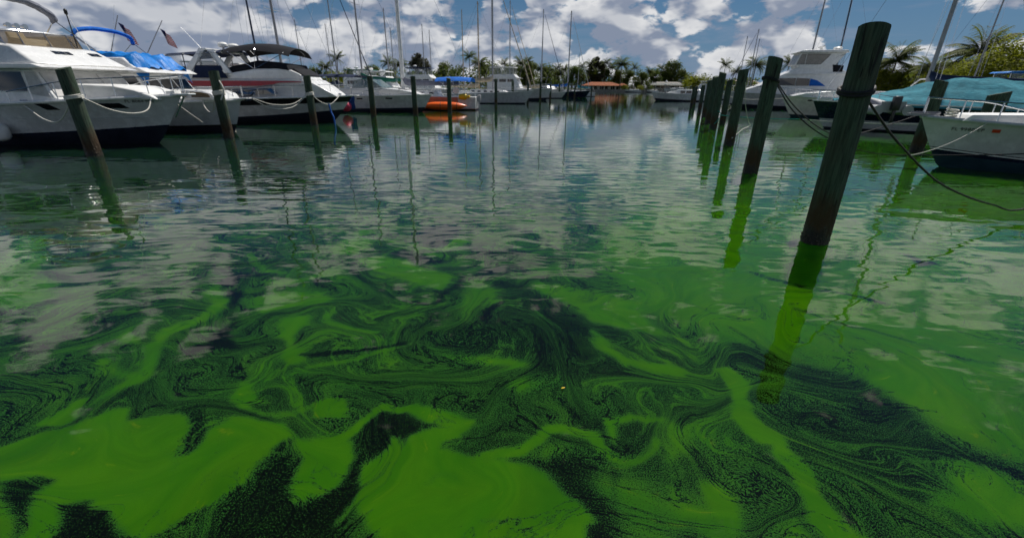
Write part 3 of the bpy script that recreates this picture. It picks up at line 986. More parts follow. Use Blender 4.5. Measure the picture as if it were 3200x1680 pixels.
def canopy(root, x0, x1, w, zf, m, name='bimini', crown=.18, skirt=.07, droop=(.0, .0)):
    """stretched cloth top; zf(t) height along its length"""
    mb = MB()
    rows = []
    for i in range(13):
        t = i / 12
        x = lerp(x0, x1, t)
        row = []
        for j in range(11):
            s_ = j / 5 - 1
            z = zf(t) - crown * abs(s_) ** 2.2 - (skirt if j in (0, 10) else 0) - .015 * math.sin(t * 9.4) ** 2 * (1 - abs(s_))
            row.append((x, s_ * w * (1 if j not in (0, 10) else 1.0), z))
        rows.append(row)
    mb.grid(rows)
    return mb.build(name, m, root, True, solid=.012)


def hoops(root, xs_, w, z0, zf, m='steel', x_foot=None, r=.016, crown=.18):
    for i, (x, zt) in enumerate(zip(xs_, zf)):
        xf = x if x_foot is None else x_foot
        pts = [(xf, -w, z0), (x, -w, zt - crown - .02)] + [(x, lerp(-w, w, k / 6), zt - .03 - crown * abs(k / 3 - 1) ** 2.2) for k in range(1, 6)] + [(x, w, zt - crown - .02), (xf, w, z0)]
        MB().tube(pts, r, 5).build('bimini_frame', m, root, True)


def text_on(root, txt, size, mtx, m='lettering', name='registration_number'):
    """one part for each word, set one after the other along the frame's x axis"""
    x = 0.
    for word in txt.split():
        cu = bpy.data.curves.new(name, 'FONT')
        cu.body = word
        cu.size = size
        cu.extrude = .002
        cu.space_character = 1.12
        t = bpy.data.objects.new(name, cu)
        COL.objects.link(t)
        bpy.context.view_layer.update()
        me = bpy.data.meshes.new_from_object(t)
        bpy.data.objects.remove(t)
        me.materials.clear()
        me.materials.append(MATS[m])
        o = bpy.data.objects.new(name, me)
        COL.objects.link(o)
        o.parent = root
        o.matrix_local = mtx @ Matrix.Translation((x, 0, 0))
        x += max(v.co.x for v in me.vertices) + size * .38


def on_hull(h, xa, xb, z, side, off=.012):
    """frame lying on the hull side, text running from xa to xb"""
    a = h.pt(h.u_at(xa, z), z, side)
    b = h.pt(h.u_at(xb, z), z, side)
    c = h.pt(h.u_at((xa + xb) / 2, z + .15), z + .15, side)
    ex = (b - a).normalized()
    ez = ex.cross((c - (a + b) / 2)).normalized()
    if ez.y * side < 0:
        ez = -ez
    ey = ez.cross(ex)
    M = Matrix((ex, ey, ez)).transposed().to_4x4()
    M.translation = a + ez * off
    return M


def hull_patch(root, h, xa, xb, za, zb, slant, m, name, side=-1):
    """a dark light let into the hull side"""
    vs = []
    for x, z in ((xa, za), (xb, za), (xb + slant, zb), (xa + slant, zb)):
        p = h.pt(h.u_at(x, z), z, side)
        vs.append(p + Vector((.004, side * .014, 0)))
    vs2 = [p - Vector((0, side * .03, 0)) for p in vs]
    MB().add(vs + vs2, [(0, 1, 2, 3), (0, 1, 5, 4), (1, 2, 6, 5), (2, 3, 7, 6), (3, 0, 4, 7)]).build(name, m, root)


def radar(root, x, y, z, r=.28, m='plastic_white'):
    MB().lathe([(.06, 0), (.07, .14), (r * .8, .16), (r, .22), (r, .32), (r * .7, .40), (.02, .43)], 16, 'z', (x, y, z)).build('radar_dome', m, root, True)


def boat(name, o, head, label, cat='motor boat', group=None):
    return empty(name, (o[0], o[1], 0), R(head), label, cat, group)


# --- A: big flybridge cruiser, far left
A = boat('flybridge_cruiser', (-13.47, 17.08), -6, 'big white flybridge cruiser with folded grey canopy at the left edge', 'motor yacht', 'motor boats in the left slips')
hA = Hull(11, 3.9, 1.22, 1.72, 1.43, .9, 1.5)
hA.body(A, [('bottom_paint', 'antifoul', .22, .62), ('boot_stripe', 'navy', .27, .68), ('hull_side', 'hull_white', 0, 0)])
hA.deck(A)
hA.rub(A, 'gelcoat', .055)
wA = wtap(1.66, 1.5, 1.3, 2.5)
house(A, 'saloon', [(-8.8, 1.15), (-1.75, 1.5), (-2.42, 2.5), (-8.8, 2.5)], wA, 'gelcoat', .05)
tcw = wtap(1.12, .95, 1.5, 2.05, -.6, 1.6, .45)
house(A, 'trunk_cabin', [(-2.1, 1.5), (.95, 1.55), (.82, 1.70), (.35, 1.88), (-.3, 2.0), (-2.1, 2.06)], tcw, 'deck_white', .09)
panes(A, [[(-3.95, 1.80), (-2.75, 1.80), (-2.86, 2.42), (-3.95, 2.42)], [(-5.6, 1.80), (-4.08, 1.80), (-4.08, 2.42), (-5.6, 2.42)], [(-7.3, 1.80), (-5.75, 1.80), (-5.75, 2.42), (-7.3, 2.42)]], wA, 'glass_dark', frame='gelcoat')
panes(A, [[(-2.66, 1.72), (-1.92, 1.62), (-2.36, 2.42), (-2.74, 2.42)]], wA, 'canvas_cover', .02, name='window_cover')
for ya, yb in ((-1.52, -.56), (-.5, .5), (.56, 1.52)):
    front_pane(A, (-1.84, 1.66), (-2.33, 2.40), ya, yb, 1., .93, 'canvas_cover', 'windscreen_cover', .02)
house(A, 'brow', [(-8.9, 2.50), (-2.25, 2.50), (-1.72, 2.55), (-2.1, 2.66), (-8.9, 2.66)], 1.78, 'gelcoat', .03)
wF = wtap(1.66, 1.42, 2.66, 3.25)
house(A, 'flybridge', [(-7.6, 2.64), (-2.02, 2.66), (-3.0, 3.22), (-3.55, 3.30), (-7.6, 3.22)], wF, 'gelcoat', .08, 4)
for y0 in (-.42, -.2, .02, .86, 1.08):
    front_pane(A, (-2.62, 3.0), (-2.80, 3.105), y0, y0 + .19, 1, 1, 'glass_dark', 'vent', .012)
scr = [(-6.4, -1.36), (-3.7, -1.36), (-3.35, -1.2), (-3.2, -.7), (-3.16, 0), (-3.2, .7), (-3.35, 1.2), (-3.7, 1.36), (-6.4, 1.36)]
sc2 = curve([(x, y, 0) for x, y in scr], 5)
MB().grid([[(p.x, p.y, 3.24) for p in sc2], [(p.x - .16, p.y * .98, 3.70) for p in sc2]]).build('flybridge_windscreen', 'glass_smoke', A, True, solid=.012)
MB().tube([(p.x - .16, p.y * .98, 3.71) for p in sc2], .018, 5).build('windscreen_trim', 'steel', A, True)
for p in sc2[2::6]:
    MB().tube([(p.x + .01, p.y, 3.22), (p.x - .15, p.y * .98, 3.71)], .014, 5).build('screen_post', 'steel', A, True)
house(A, 'helm_console', [(-4.3, 3.2), (-3.6, 3.25), (-3.75, 3.5), (-4.2, 3.55)], .5, 'tan_seat', .04)
for y in (-.75, .65):
    house(A, 'helm_seat', [(-5.3, 3.2), (-4.75, 3.2), (-4.75, 3.5), (-5.15, 3.52), (-5.25, 3.8), (-5.36, 3.8)], .28, 'tan_seat', .04).location.y = y
bun = curve([(-4.5, -1.62, 4.2), (-4.45, -1.5, 4.52), (-4.4, -.8, 4.78), (-4.4, 0, 4.84), (-4.4, .8, 4.76), (-4.45, 1.42, 4.48), (-4.5, 1.58, 4.2)], 6)
mb = MB()
mb.tube([p + Vector((rnd.uniform(-.02, .02), 0, rnd.uniform(-.02, .02))) for p in bun], .125, 9)
mb.build('folded_bimini', 'canvas_grey', A, True)
for sd in (-1, 1):
    MB().tube([(-4.5, sd * 1.55, 4.3), (-3.05, sd * 1.5, 3.24)], .02, 6).build('bimini_leg', 'steel', A, True)
    MB().tube([(-4.5, sd * 1.55, 4.3), (-5.6, sd * 1.5, 3.24)], .02, 6).build('bimini_leg', 'steel', A, True)
    MB().tube([(-3.75, sd * 1.52, 3.78), (-4.5, sd * 1.5, 3.24)], .014, 5).build('bimini_brace', 'steel', A, True)
MB().tube([(-3.25, 1.0, 3.3), (-3.25, 1.0, 4.42)], .02, 6).lathe([(.03, 4.40), (.055, 4.44), (.055, 4.56), (.02, 4.6)], 10, 'z', (-3.25, 1.0, 0)).build('light_mast', 'black_paint', A, True)
MB().tube([(-2.9, 1.25, 2.9), (-4.0, 1.3, 5.6)], .012, 5, .005).build('whip_aerial', 'plastic_white', A, True)
MB().tube([(-3.3, -1.45, 3.2), (-5.2, -1.5, 5.3)], .018, 5, .008).build('whip_aerial', 'plastic_white', A, True)
for y in (-.85, -.6, -.35):
    MB().lathe([(.02, -.16), (.05, -.1), (.06, 0), (.085, .04), (.085, .06)], 10, 'x', (-3.55, y, 3.86)).tube([(-3.6, y, 3.7), (-3.6, y, 3.84)], .012, 5).build('spotlight', 'steel', A, True)
hA.rails(A, .62, .992, .64, 6, .018, .09, ext=.25)
house(A, 'bow_pulpit', [(.75, 1.66), (1.85, 1.72), (1.85, 1.78), (.75, 1.74)], wtap(.26, .26, 0, 1, .8, 1.2, .4), 'deck_white', .02)
MB().tube([(1.5, 0, 1.66), (1.3, 0, 1.4), (.95, 0, .95)], .03, 6).build('anchor_stay', 'steel', A, True)
house(A, 'deck_hatch', [(.95, 1.70), (1.3, 1.72), (1.3, 1.86), (.95, 1.84)], .16, 'deck_white', .02)
hull_patch(A, hA, -2.42, -2.02, 1.22, 1.42, -.22, 'glass_dark', 'porthole')
hull_patch(A, hA, -.72, -.12, 1.27, 1.44, -.14, 'glass_dark', 'porthole')
text_on(A, 'FL 8084 MN', .15, on_hull(hA, -.1, .75, 1.47, -1))
MB().tube([hA.pt(hA.u_at(x, .95), .95, -1) + Vector((0, -.005, 0)) for x in (-5, -3.5, -2.2, -1.2, -.3, .2)], .012, 4).build('hull_moulding', 'gelcoat_grey', A, True)
for x in (.45, -2.95):
    p = hA.pt(hA.u_at(x, 1.6), hA.sheer(hA.u_at(x, 1.6)), -1)
    MB().tube([(p.x - .13, p.y + .12, p.z + .07), (p.x + .13, p.y + .12, p.z + .07)], .02, 6).tube([(p.x, p.y + .12, p.z - .03), (p.x, p.y + .12, p.z + .07)], .025, 6).build('cleat', 'steel', A, True)

# --- B: sport fisher with the blue tarp
B_ = boat('sportfisher', (-13.36, 21.74), -4, 'white fishing cruiser with crumpled bright blue tarp over its bridge', 'motor yacht', 'motor boats in the left slips')
hB = Hull(10.5, 3.5, 1.15, 1.42, .62, .9, 1.6)
hB.body(B_, [('bottom_paint', 'antifoul', .16, .24), ('boot_stripe', 'black_paint', .24, .34), ('hull_side', 'gelcoat_grey', 0, 0)])
hB.deck(B_)
hB.rub(B_, 'gelcoat', .06)
wB = wtap(1.05, .9, 1.4, 1.85, -.6, 1., .4)
house(B_, 'trunk_cabin', [(-2.9, 1.35), (.05, 1.42), (-.1, 1.68), (-.5, 1.82), (-2.9, 1.86)], wB, 'gelcoat', .05)
panes(B_, [[(-.95, 1.52), (-.12, 1.52), (-.22, 1.70), (-.55, 1.76), (-1.05, 1.78)], [(-2.2, 1.52), (-1.2, 1.52), (-1.25, 1.78), (-2.2, 1.78)]], wB, 'glass_amber', frame='gelcoat')
wB2 = wtap(1.45, 1.3, 1.4, 2.5)
house(B_, 'saloon', [(-7.5, 1.2), (-2.3, 1.4), (-3.0, 2.5), (-7.5, 2.5)], wB2, 'gelcoat', .05)
panes(B_, [[(-3.9, 1.85), (-2.75, 1.85), (-3.1, 2.38), (-3.9, 2.38)], [(-5.4, 1.85), (-4.05, 1.85), (-4.05, 2.38), (-5.4, 2.38)]], wB2)
for ya, yb in ((-1.3, -.48), (-.42, .42), (.48, 1.3)):
    front_pane(B_, (-2.55, 1.78), (-2.93, 2.36), ya, yb, 1, .95)
house(B_, 'brow', [(-7.6, 2.5), (-3.0, 2.5), (-2.3, 2.52), (-2.7, 2.72), (-7.6, 2.74)], 1.5, 'gelcoat', .05)
house(B_, 'flybridge', [(-6.8, 2.7), (-2.9, 2.7), (-3.5, 3.12), (-6.8, 3.1)], wtap(1.4, 1.25, 2.7, 3.1), 'gelcoat', .06)
mb = MB()
rows = []
for i in range(25):
    t = i / 24
    row = []
    for j in range(25):
        s_ = j / 12 - 1
        x = lerp(-5.6, -2.55, t)
        base = 3.34 - .10 * t - .55 * max(0, t - .80) / .2
        z = base - .62 * max(0, abs(s_) - .72) / .28 + .05 * math.sin(t * 23 + s_ * 5) + .05 * math.sin(s_ * 19 + t * 7) + rnd.uniform(-.02, .02)
        row.append((x + .05 * math.sin(s_ * 11), s_ * 1.5 * (1 - .1 * t), z))
    rows.append(row)
mb.grid(rows)
mb.build('tarp', 'canvas_tarp', B_, True, solid=.01)
bun = curve([(-5.2, -1.5, 3.75), (-5.15, -1.35, 4.1), (-5.1, -.7, 4.26), (-5.1, 0, 4.28), (-5.1, .7, 4.24), (-5.15, 1.3, 4.08), (-5.2, 1.42, 3.8)], 6)
MB().tube(bun, .085, 8).build('folded_bimini', 'canvas_blue', B_, True)
for sd in (-1, 1):
    MB().tube([(-5.2, sd * 1.4, 3.9), (-4.2, sd * 1.36, 3.1)], .018, 5).build('bimini_leg', 'steel', B_, True)
    MB().tube([(-5.2, sd * 1.4, 3.9), (-6.2, sd * 1.36, 3.1)], .018, 5).build('bimini_leg', 'steel', B_, True)
MB().tube([(-6, .9, 3.1), (-5.2, 1.0, 5.4)], .012, 5, .005).build('whip_aerial', 'plastic_white', B_, True)
hB.rails(B_, .7, .99, .6, 5, .016, .1, ext=.3)
house(B_, 'bow_pulpit', [(.1, 1.40), (1.05, 1.46), (1.05, 1.52), (.1, 1.47)], .2, 'deck_white', .02)
MB().tube([(.7, 0, 1.55), (1.2, 0, 1.62), (1.35, 0, 1.78)], .035, 6).tube([(1.0, -.16, 1.40), (1.18, 0, 1.46), (1.0, .16, 1.40)], .03, 5).build('anchor', 'dark_mast', B_, True)

# --- D: cruiser with red stripe and black canopy
D_ = boat('motor_yacht', (-11.1, 28.25), -3, 'white cruiser with red stripe, black canopy and black band on its hull', 'motor yacht', 'motor boats in the left slips')
hD = Hull(12, 4.0, 1.22, 1.5, 1.35, .9, 1.5)
hD.body(D_, [('bottom_paint', 'antifoul', .16, .74), ('hull_side', 'hull_white', .86, 1.18), ('black_band', 'black_paint', 0, 0)])
hD.deck(D_)
hD.rub(D_, 'gelcoat', .05, dz=.02)
wD = wtap(1.6, 1.42, 1.35, 2.4, -2.2, 3.2, .62)
house(D_, 'deckhouse', [(-9.5, 1.2), (.75, 1.45), (.55, 1.62), (-.2, 2.08), (-.72, 2.36), (-9.5, 2.34)], wD, 'gelcoat', .07, 4)
wDw = lambda x, z: wD(x, z)
panes(D_, [[(-3.5, 1.55), (-2.35, 1.62), (-2.75, 1.90), (-3.5, 1.87)], [(-4.7, 1.52), (-3.56, 1.55), (-3.56, 1.87), (-4.7, 1.84)], [(-6.0, 1.5), (-4.76, 1.52), (-4.76, 1.84), (-6.0, 1.82)]], wDw)
panes(D_, [[(-9.4, 1.97), (-5.2, 1.97), (-3.3, 2.02), (-2.6, 2.10), (-2.25, 2.19), (-1.0, 2.22), (-1.0, 2.27), (-2.4, 2.28), (-9.4, 2.24)]], wDw, 'red_paint', .006, name='red_stripe')
MB().tube([Vector((x, -(wD(x, z) + .01), z)) for x, z in ((-9.4, 2.31), (-5, 2.32), (-2, 2.34), (-1.1, 2.35))], .02, 5).build('moulding', 'gelcoat', D_, True)
wD2 = wtap(1.5, 1.25, 2.36, 2.95, -1.9, 1.2, .3)
house(D_, 'flybridge', [(-9.3, 2.34), (-.75, 2.36), (-1.1, 2.66), (-1.55, 2.86), (-2.3, 2.95), (-3.6, 2.93), (-5.1, 2.70), (-9.3, 2.68)], wD2, 'gelcoat', .10, 4)
house(D_, 'bridge_cover', [(-5.1, 2.68), (-3.6, 2.92), (-2.3, 2.93), (-1.62, 2.84), (-1.75, 3.18), (-3.42, 3.36), (-5.1, 3.0)], wtap(1.36, 1.12, 2.7, 3.3), 'canvas_black', .05)
house(D_, 'foredeck_cover', [(-1.6, 2.86), (-1.0, 2.56), (-.9, 2.60), (-1.5, 2.98)], wtap(1.15, 1.0, 2.3, 3.0), 'canvas_black', .03)
zD = lambda t: 3.92 + .42 * math.sin(math.pi * (.12 + .72 * t)) - .12 * t
canopy(D_, -5.35, -1.45, 1.35, zD, 'canvas_black', 'bimini', .36, .10)
hoops(D_, [-5.0, -3.4, -1.8], 1.3, 2.9, [zD(.1), zD(.5), zD(.9)], x_foot=-3.6, crown=.36)
for x0, x1 in (((-5.0, 2.66), (-5.95, 3.86)), ((-7.45, 2.66), (-6.45, 3.92))):
    mb = MB()
    for sd in (-1, 1):
        pr = [(x0[0] - .35, x0[1]), (x0[0] + .12, x0[1]), (x1[0] + .24, x1[1] - .02), (x1[0] - .12, x1[1])]
        n = 4
        ys_ = ((sd * 1.48, sd * 1.36), (sd * 1.40, sd * 1.28))
        vs = [(p[0], ys_[0][0] if i < 2 else ys_[1][0], p[1]) for i, p in enumerate(pr)] + [(p[0], ys_[0][1] if i < 2 else ys_[1][1], p[1]) for i, p in enumerate(pr)]
        mb.add(vs, [(0, 1, 2, 3), (7, 6, 5, 4)] + [(i, (i + 1) % 4, 4 + (i + 1) % 4, 4 + i) for i in range(4)])
    mb.box((x1[0] - .15, -1.40, x1[1] - .08), (x1[0] + .3, 1.40, x1[1] + .03))
    mb.build('radar_arch', 'gelcoat', D_, True, .02)
radar(D_, -5.75, -.45, 3.9, .26)
radar(D_, -5.75, .5, 3.9, .3)
zE = lambda t: 3.74 + .22 * t
canopy(D_, -8.75, -5.4, 1.42, zE, 'canvas_navy', 'aft_bimini', .16, .08)
hoops(D_, [-8.7, -7.6, -6.6], 1.38, 2.66, [zE(0), zE(.4), zE(.7)], 'black_paint', crown=.16, r=.03)
wEn = wtap(1.46, 1.42, 2.6, 3.7)
panes(D_, [[(-7.3, 2.4), (-5.2, 2.4), (-5.45, 3.06), (-6.95, 3.06)]], wEn, 'canvas_navy', .02, name='aft_canvas')
panes(D_, [[(-6.95, 3.08), (-5.48, 3.08), (-5.85, 3.78), (-6.5, 3.78)], [(-8.6, 3.05), (-7.7, 3.05), (-7.7, 3.66), (-8.6, 3.6)]], wEn, 'glass_clear', .01, name='clear_panel')
panes(D_, [[(-8.7, 2.6), (-7.35, 2.6), (-7.6, 3.0), (-8.7, 3.0)]], wEn, 'canvas_black', .02, name='aft_canvas')
hD.rails(D_, .45, .985, .66, 8, .016, .12, ext=.2)
house(D_, 'bow_pulpit', [(.7, 1.46), (1.72, 1.5), (1.72, 1.56), (.7, 1.54)], .22, 'deck_white', .02)
MB().lathe([(.02, 0), (.1, .02), (.12, .06), (.05, .1)], 12, 'z', (.75, -.35, 1.55)).build('deck_vent', 'steel', D_, True)
MB().tube([(-6.5, -1.2, 3.9), (-7.4, -1.25, 5.0)], .012, 5, .005).build('whip_aerial', 'plastic_white', D_, True)

# --- E: express cruiser
E_ = boat('express_cruiser', (-8.01, 40.48), -8, 'low white express cruiser with raked windscreen behind two mooring posts', 'motor boat', 'motor boats in the left slips')
hE = Hull(10.5, 3.4, 1.2, 1.44, .95, .92, 1.5)
hE.body(E_, [('bottom_paint', 'antifoul', .20, .34), ('boot_stripe', 'antifoul_teal', .24, .40), ('hull_side', 'hull_white', 0, 0)])
hE.deck(E_)
hE.rub(E_, 'gelcoat', .05)
wE = wtap(1.45, 1.15, 1.3, 1.9, -3., 3.2, .5)
house(E_, 'foredeck', [(-9.5, 1.2), (.3, 1.4), (-.66, 1.66), (-1.5, 1.80), (-3.2, 1.92), (-9.5, 1.86)], wE, 'gelcoat', .09, 4)
front_pane(E_, (-1.2, 1.76), (-1.9, 1.85), -.4, .4, 1, 1, 'glass_dark', 'deck_hatch')
for ya, yb in ((-1.1, -.4), (-.36, .36), (.4, 1.1)):
    front_pane(E_, (-3.0, 1.92), (-3.95, 2.55), ya, yb, 1, .92, 'glass_blue', 'windscreen_pane')
wE2 = wtap(1.16, 1.04, 1.9, 2.6)
panes(E_, [[(-4.35, 1.9), (-3.08, 1.93), (-3.98, 2.55), (-4.6, 2.55)], [(-5.7, 1.88), (-4.45, 1.9), (-4.7, 2.55), (-5.6, 2.4)]], wE2, 'glass_blue', .0, name='windscreen_pane', frame='steel')
MB().tube([(-5.65, -1.08, 2.42), (-4.65, -1.07, 2.58), (-3.98, -1.04, 2.58), (-3.98, 1.04, 2.58), (-4.65, 1.07, 2.58), (-5.65, 1.08, 2.42)], .03, 6).build('windscreen_frame', 'steel', E_, True)
canopy(E_, -9.2, -5.4, 1.35, lambda t: 2.9 + .1 * math.sin(3.1 * t), 'canvas_navy', 'bimini', .15, .08)
hoops(E_, [-8.8, -7.2, -5.8], 1.3, 1.9, [2.95, 3.0, 2.95], x_foot=-7.0)
hE.rails(E_, .52, .985, .62, 7, .016, .12, ext=.35)
hull_patch(E_, hE, -5.2, -4.7, 1.0, 1.1, 0, 'glass_dark', 'porthole')
hull_patch(E_, hE, -2.7, -2.15, 1.05, 1.15, 0, 'glass_dark', 'porthole')

# --- O: numbered boat, right foreground
O_ = boat('cabin_boat', (12.86, 13.4), 160, 'white boat with registration number and red sticker cut off by the right edge', 'motor boat', 'boats in the right slips')
hO = Hull(7.5, 2.7, 1.08, 1.42, .82, .9, 1.5, 1.7, 2.3)
hO.body(O_, [('bottom_paint', 'antifoul_teal', .14, .40), ('boot_stripe', 'navy', .20, .52), ('waterline_stripe', 'gelcoat', .23, .56), ('upper_stripe', 'navy', .25, .585), ('hull_side', 'hull_white', 0, 0)])
hO.deck(O_, 'deck_white')
hO.rub(O_, 'gelcoat_grey', .05)
wO = wtap(.85, .72, 1.2, 1.6, -1.0, 1.6, .5)
house(O_, 'cuddy', [(-5.5, 1.05), (.1, 1.33), (-.08, 1.52), (-5.5, 1.62)], wO, 'deck_white', .04)
hO.rails(O_, .60, .99, .52, 5, .02, .08, ext=.1)
def o_pt(x, z, side=1):
    return hO.pt(hO.u_at(x, z), z, side)
text_on(O_, 'FL 9980 EP', .135, on_hull(hO, .13, -.55, 1.08, 1))
Ms = on_hull(hO, -.62, -.85, 1.07, 1)
st_ = MB().add([(0, 0, 0), (.16, 0, 0), (.16, .1, 0), (0, .1, 0)], [(0, 1, 2, 3)]).build('sticker', 'sticker_red', O_, solid=.002)
st_.matrix_local = Ms
pc = o_pt(-.55, 1.28)
MB().tube([(pc.x - .12, pc.y - .16, 1.42), (pc.x + .12, pc.y - .16, 1.42)], .022, 6).tube([(pc.x - .05, pc.y - .16, 1.3), (pc.x - .05, pc.y - .16, 1.42)], .02, 6).tube([(pc.x + .05, pc.y - .16, 1.3), (pc.x + .05, pc.y - .16, 1.42)], .02, 6).build('cleat', 'steel', O_, True)
MB().box((.45, -.12, 1.43), (1.15, .12, 1.50)).tube([(1.1, 0, 1.52), (.4, 0, 1.52)], .035, 6).build('anchor_roller', 'aluminium', O_, True)
MB().tube([Vector((.25 + .13 * math.cos(a * .5), .25 + .13 * math.sin(a * .5), 1.42 + .006 * a)) for a in range(40)], .022, 5).build('coiled_line', 'rope_white', O_, True)

# --- M: sedan bridge yacht, right
M_ = boat('bridge_yacht', (27.41, 58.05), 163, 'large white yacht with enclosed bridge and radar dome behind the right posts', 'motor yacht', 'boats in the right slips')
hM = Hull(16, 4.8, 1.45, 1.85, 1.75, .9, 1.5)
hM.body(M_, [('bottom_paint', 'antifoul', .2, .5), ('hull_side', 'hull_white', 0, 0)])
hM.deck(M_)
hM.rub(M_, 'gelcoat', .06)
wM = wtap(1.95, 1.7, 1.7, 3.9, -4., 3.5, .5)
house(M_, 'cabin', [(-13.5, 1.4), (.2, 1.75), (-2.2, 2.55), (-4.3, 3.72), (-6.0, 4.5), (-9.8, 4.4), (-11, 3.9), (-13.5, 3.7)], wM, 'gelcoat', .12, 4)
panes(M_, [[(-5.8, 2.56), (-3.6, 2.60), (-4.1, 3.32), (-5.8, 3.36)], [(-7.2, 2.55), (-5.88, 2.56), (-5.88, 3.36), (-7.2, 3.30)]], wM, 'glass_dark')
panes(M_, [[(-8.9, 2.52), (-7.25, 2.55), (-7.25, 3.30), (-8.0, 3.1)]], wM, 'canvas_blue', .015, name='window_cover')
front_pane(M_, (-2.6, 2.78), (-4.0, 3.55), -1.3, 1.3, 1, .9, 'gelcoat', 'foredeck_panel')
wMb = wtap(1.72, 1.55, 4.2, 6.1)
house(M_, 'bridge_enclosure', [(-5.9, 4.3), (-5.75, 4.7), (-5.35, 4.72), (-5.75, 5.95), (-10.2, 5.95), (-9.5, 4.9), (-9.2, 4.3)], wMb, 'gelcoat', .05)
panes(M_, [[(-6.3, 4.78), (-5.5, 4.78), (-5.85, 5.84), (-6.3, 5.84)], [(-7.9, 4.78), (-6.4, 4.78), (-6.4, 5.84), (-8.7, 5.82), (-8.5, 5.5)]], wMb, 'glass_smoke', .015, frame='black_paint')
for ya, yb in ((-1.5, -.55), (-.48, .48), (.55, 1.5)):
    front_pane(M_, (-5.37, 4.78), (-5.72, 5.84), ya, yb, 1, .95, 'glass_smoke')
house(M_, 'hard_top', [(-10.4, 5.95), (-5.5, 5.98), (-5.4, 6.06), (-5.9, 6.24), (-10.2, 6.22)], 1.85, 'gelcoat', .06)
panes(M_, [[(-10.1, 4.65), (-9.15, 4.75), (-9.3, 5.5), (-10.1, 5.85)]], wtap(1.62, 1.56, 4, 6), 'glass_clear', .02, frame='black_paint')
panes(M_, [[(-10.2, 4.0), (-9.3, 4.0), (-9.1, 4.74), (-10.2, 4.64)]], wtap(1.72, 1.6, 4, 6), 'canvas_black', .02, name='aft_canvas')
radar(M_, -9.7, 0, 6.22, .46)
MB().box((-8.2, -.12, 6.22), (-7.9, .12, 6.5)).box((-8.15, -.95, 6.58), (-7.95, .95, 6.72)).lathe([(.1, 6.48), (.1, 6.58)], 10, 'z', (-8.05, 0, 0)).build('radar_scanner', 'plastic_white', M_, True, .02)
hM.rails(M_, .45, .99, .75, 8, .022, .12, ext=.2)
house(M_, 'side_moulding', [(-11.5, 3.78), (-4.6, 3.72), (-4.9, 3.86), (-11.5, 3.92)], wtap(1.86, 1.84, 3.6, 4), 'gelcoat', .03)

# --- N: small express boat in front of M
N_ = boat('express_cruiser', (23.17, 38.55), 163, 'small cream white express boat lying before the large bridge yacht', 'motor boat', 'boats in the right slips')
hN = Hull(9, 3.1, 1.4, 1.66, 1.0, .92, 1.5)
hN.body(N_, [('bottom_paint', 'antifoul_teal', .14, .24), ('hull_side', 'gelcoat_cream', 0, 0)])
hN.deck(N_)
hN.rub(N_, 'gelcoat', .06)
wN = wtap(1.3, 1.05, 1.5, 2.1, -1.5, 2.5, .5)
house(N_, 'foredeck', [(-8, 1.4), (.5, 1.62), (-.4, 1.86), (-2.6, 2.06), (-8, 2.05)], wN, 'gelcoat', .08, 4)
for ya, yb in ((-.95, -.05), (.05, .95)):
    front_pane(N_, (-3.0, 2.06), (-3.8, 2.55), ya, yb, 1, .92, 'glass_blue', 'windscreen_pane')
hN.rails(N_, .55, .985, .55, 5, .018, .12)
hull_patch(N_, hN, -1.2, -.75, 1.28, 1.38, 0, 'glass_dark', 'porthole', 1)
hull_patch(N_, hN, -3.2, -2.75, 1.22, 1.32, 0, 'glass_dark', 'porthole', 1)
MB().tube([(-7.9, -.9, 2.0), (-8.05, -.9, 2.5), (-8.4, -.7, 2.95), (-8.4, .7, 2.95), (-8.05, .9, 2.5), (-7.9, .9, 2.0)], .05, 6).build('radar_arch', 'gelcoat', N_, True)

# --- T: boat under the teal cover
T_ = boat('covered_boat', (18.6, 27.4), 158, 'navy hulled boat under a large draped teal cover at right', 'motor boat', 'boats in the right slips')
hT = Hull(13, 3.8, 1.30, 1.55, .9, .9, 1.5)
hT.body(T_, [('bottom_paint', 'antifoul', .08, .10), ('lower_hull', 'gelcoat_grey', .50, .56), ('hull_side', 'navy', 0, 0)])
hT.deck(T_, 'deck_white')
hT.rub(T_, 'gelcoat', .04)
mb = MB()
rows = []
ridge = [(-.2, 1.60), (-1.3, 1.72), (-2.8, 2.1), (-4.6, 2.62), (-6.0, 2.80), (-7.4, 2.72), (-8.8, 2.50), (-10.4, 2.75), (-12.6, 2.6)]
for x, zr in [(p.x, p.z) for p in curve([(a_, 0, b_) for a_, b_ in ridge], 4)]:
    u = hT.u_at(x, 1.4)
    bmax = hT.bs(max(0, min(.985, u))) + .07
    ze = hT.sheer(max(0, u)) - .12
    row = []
    for j in range(21):
        s_ = j / 10 - 1
        a_ = abs(s_)
        z = lerp(zr, ze + .25, min(1, a_ / .88) ** 1.12) if a_ < .88 else lerp(ze + .25, ze, (a_ - .88) / .12)
        z += (.045 * math.sin(x * 4.3 + s_ * 3) * (1 - a_) + .03 * math.sin(s_ * 15 + x * 1.3)) * (1 if a_ < .9 else 0)
        row.append((x, s_ * bmax * (1 if a_ > .85 else 1), z))
    rows.append(row)
mb.grid(rows)
mb.build('cover', 'canvas_teal', T_, True, solid=.012)
hT.rails(T_, .74, .985, .55, 4, .018, .06)

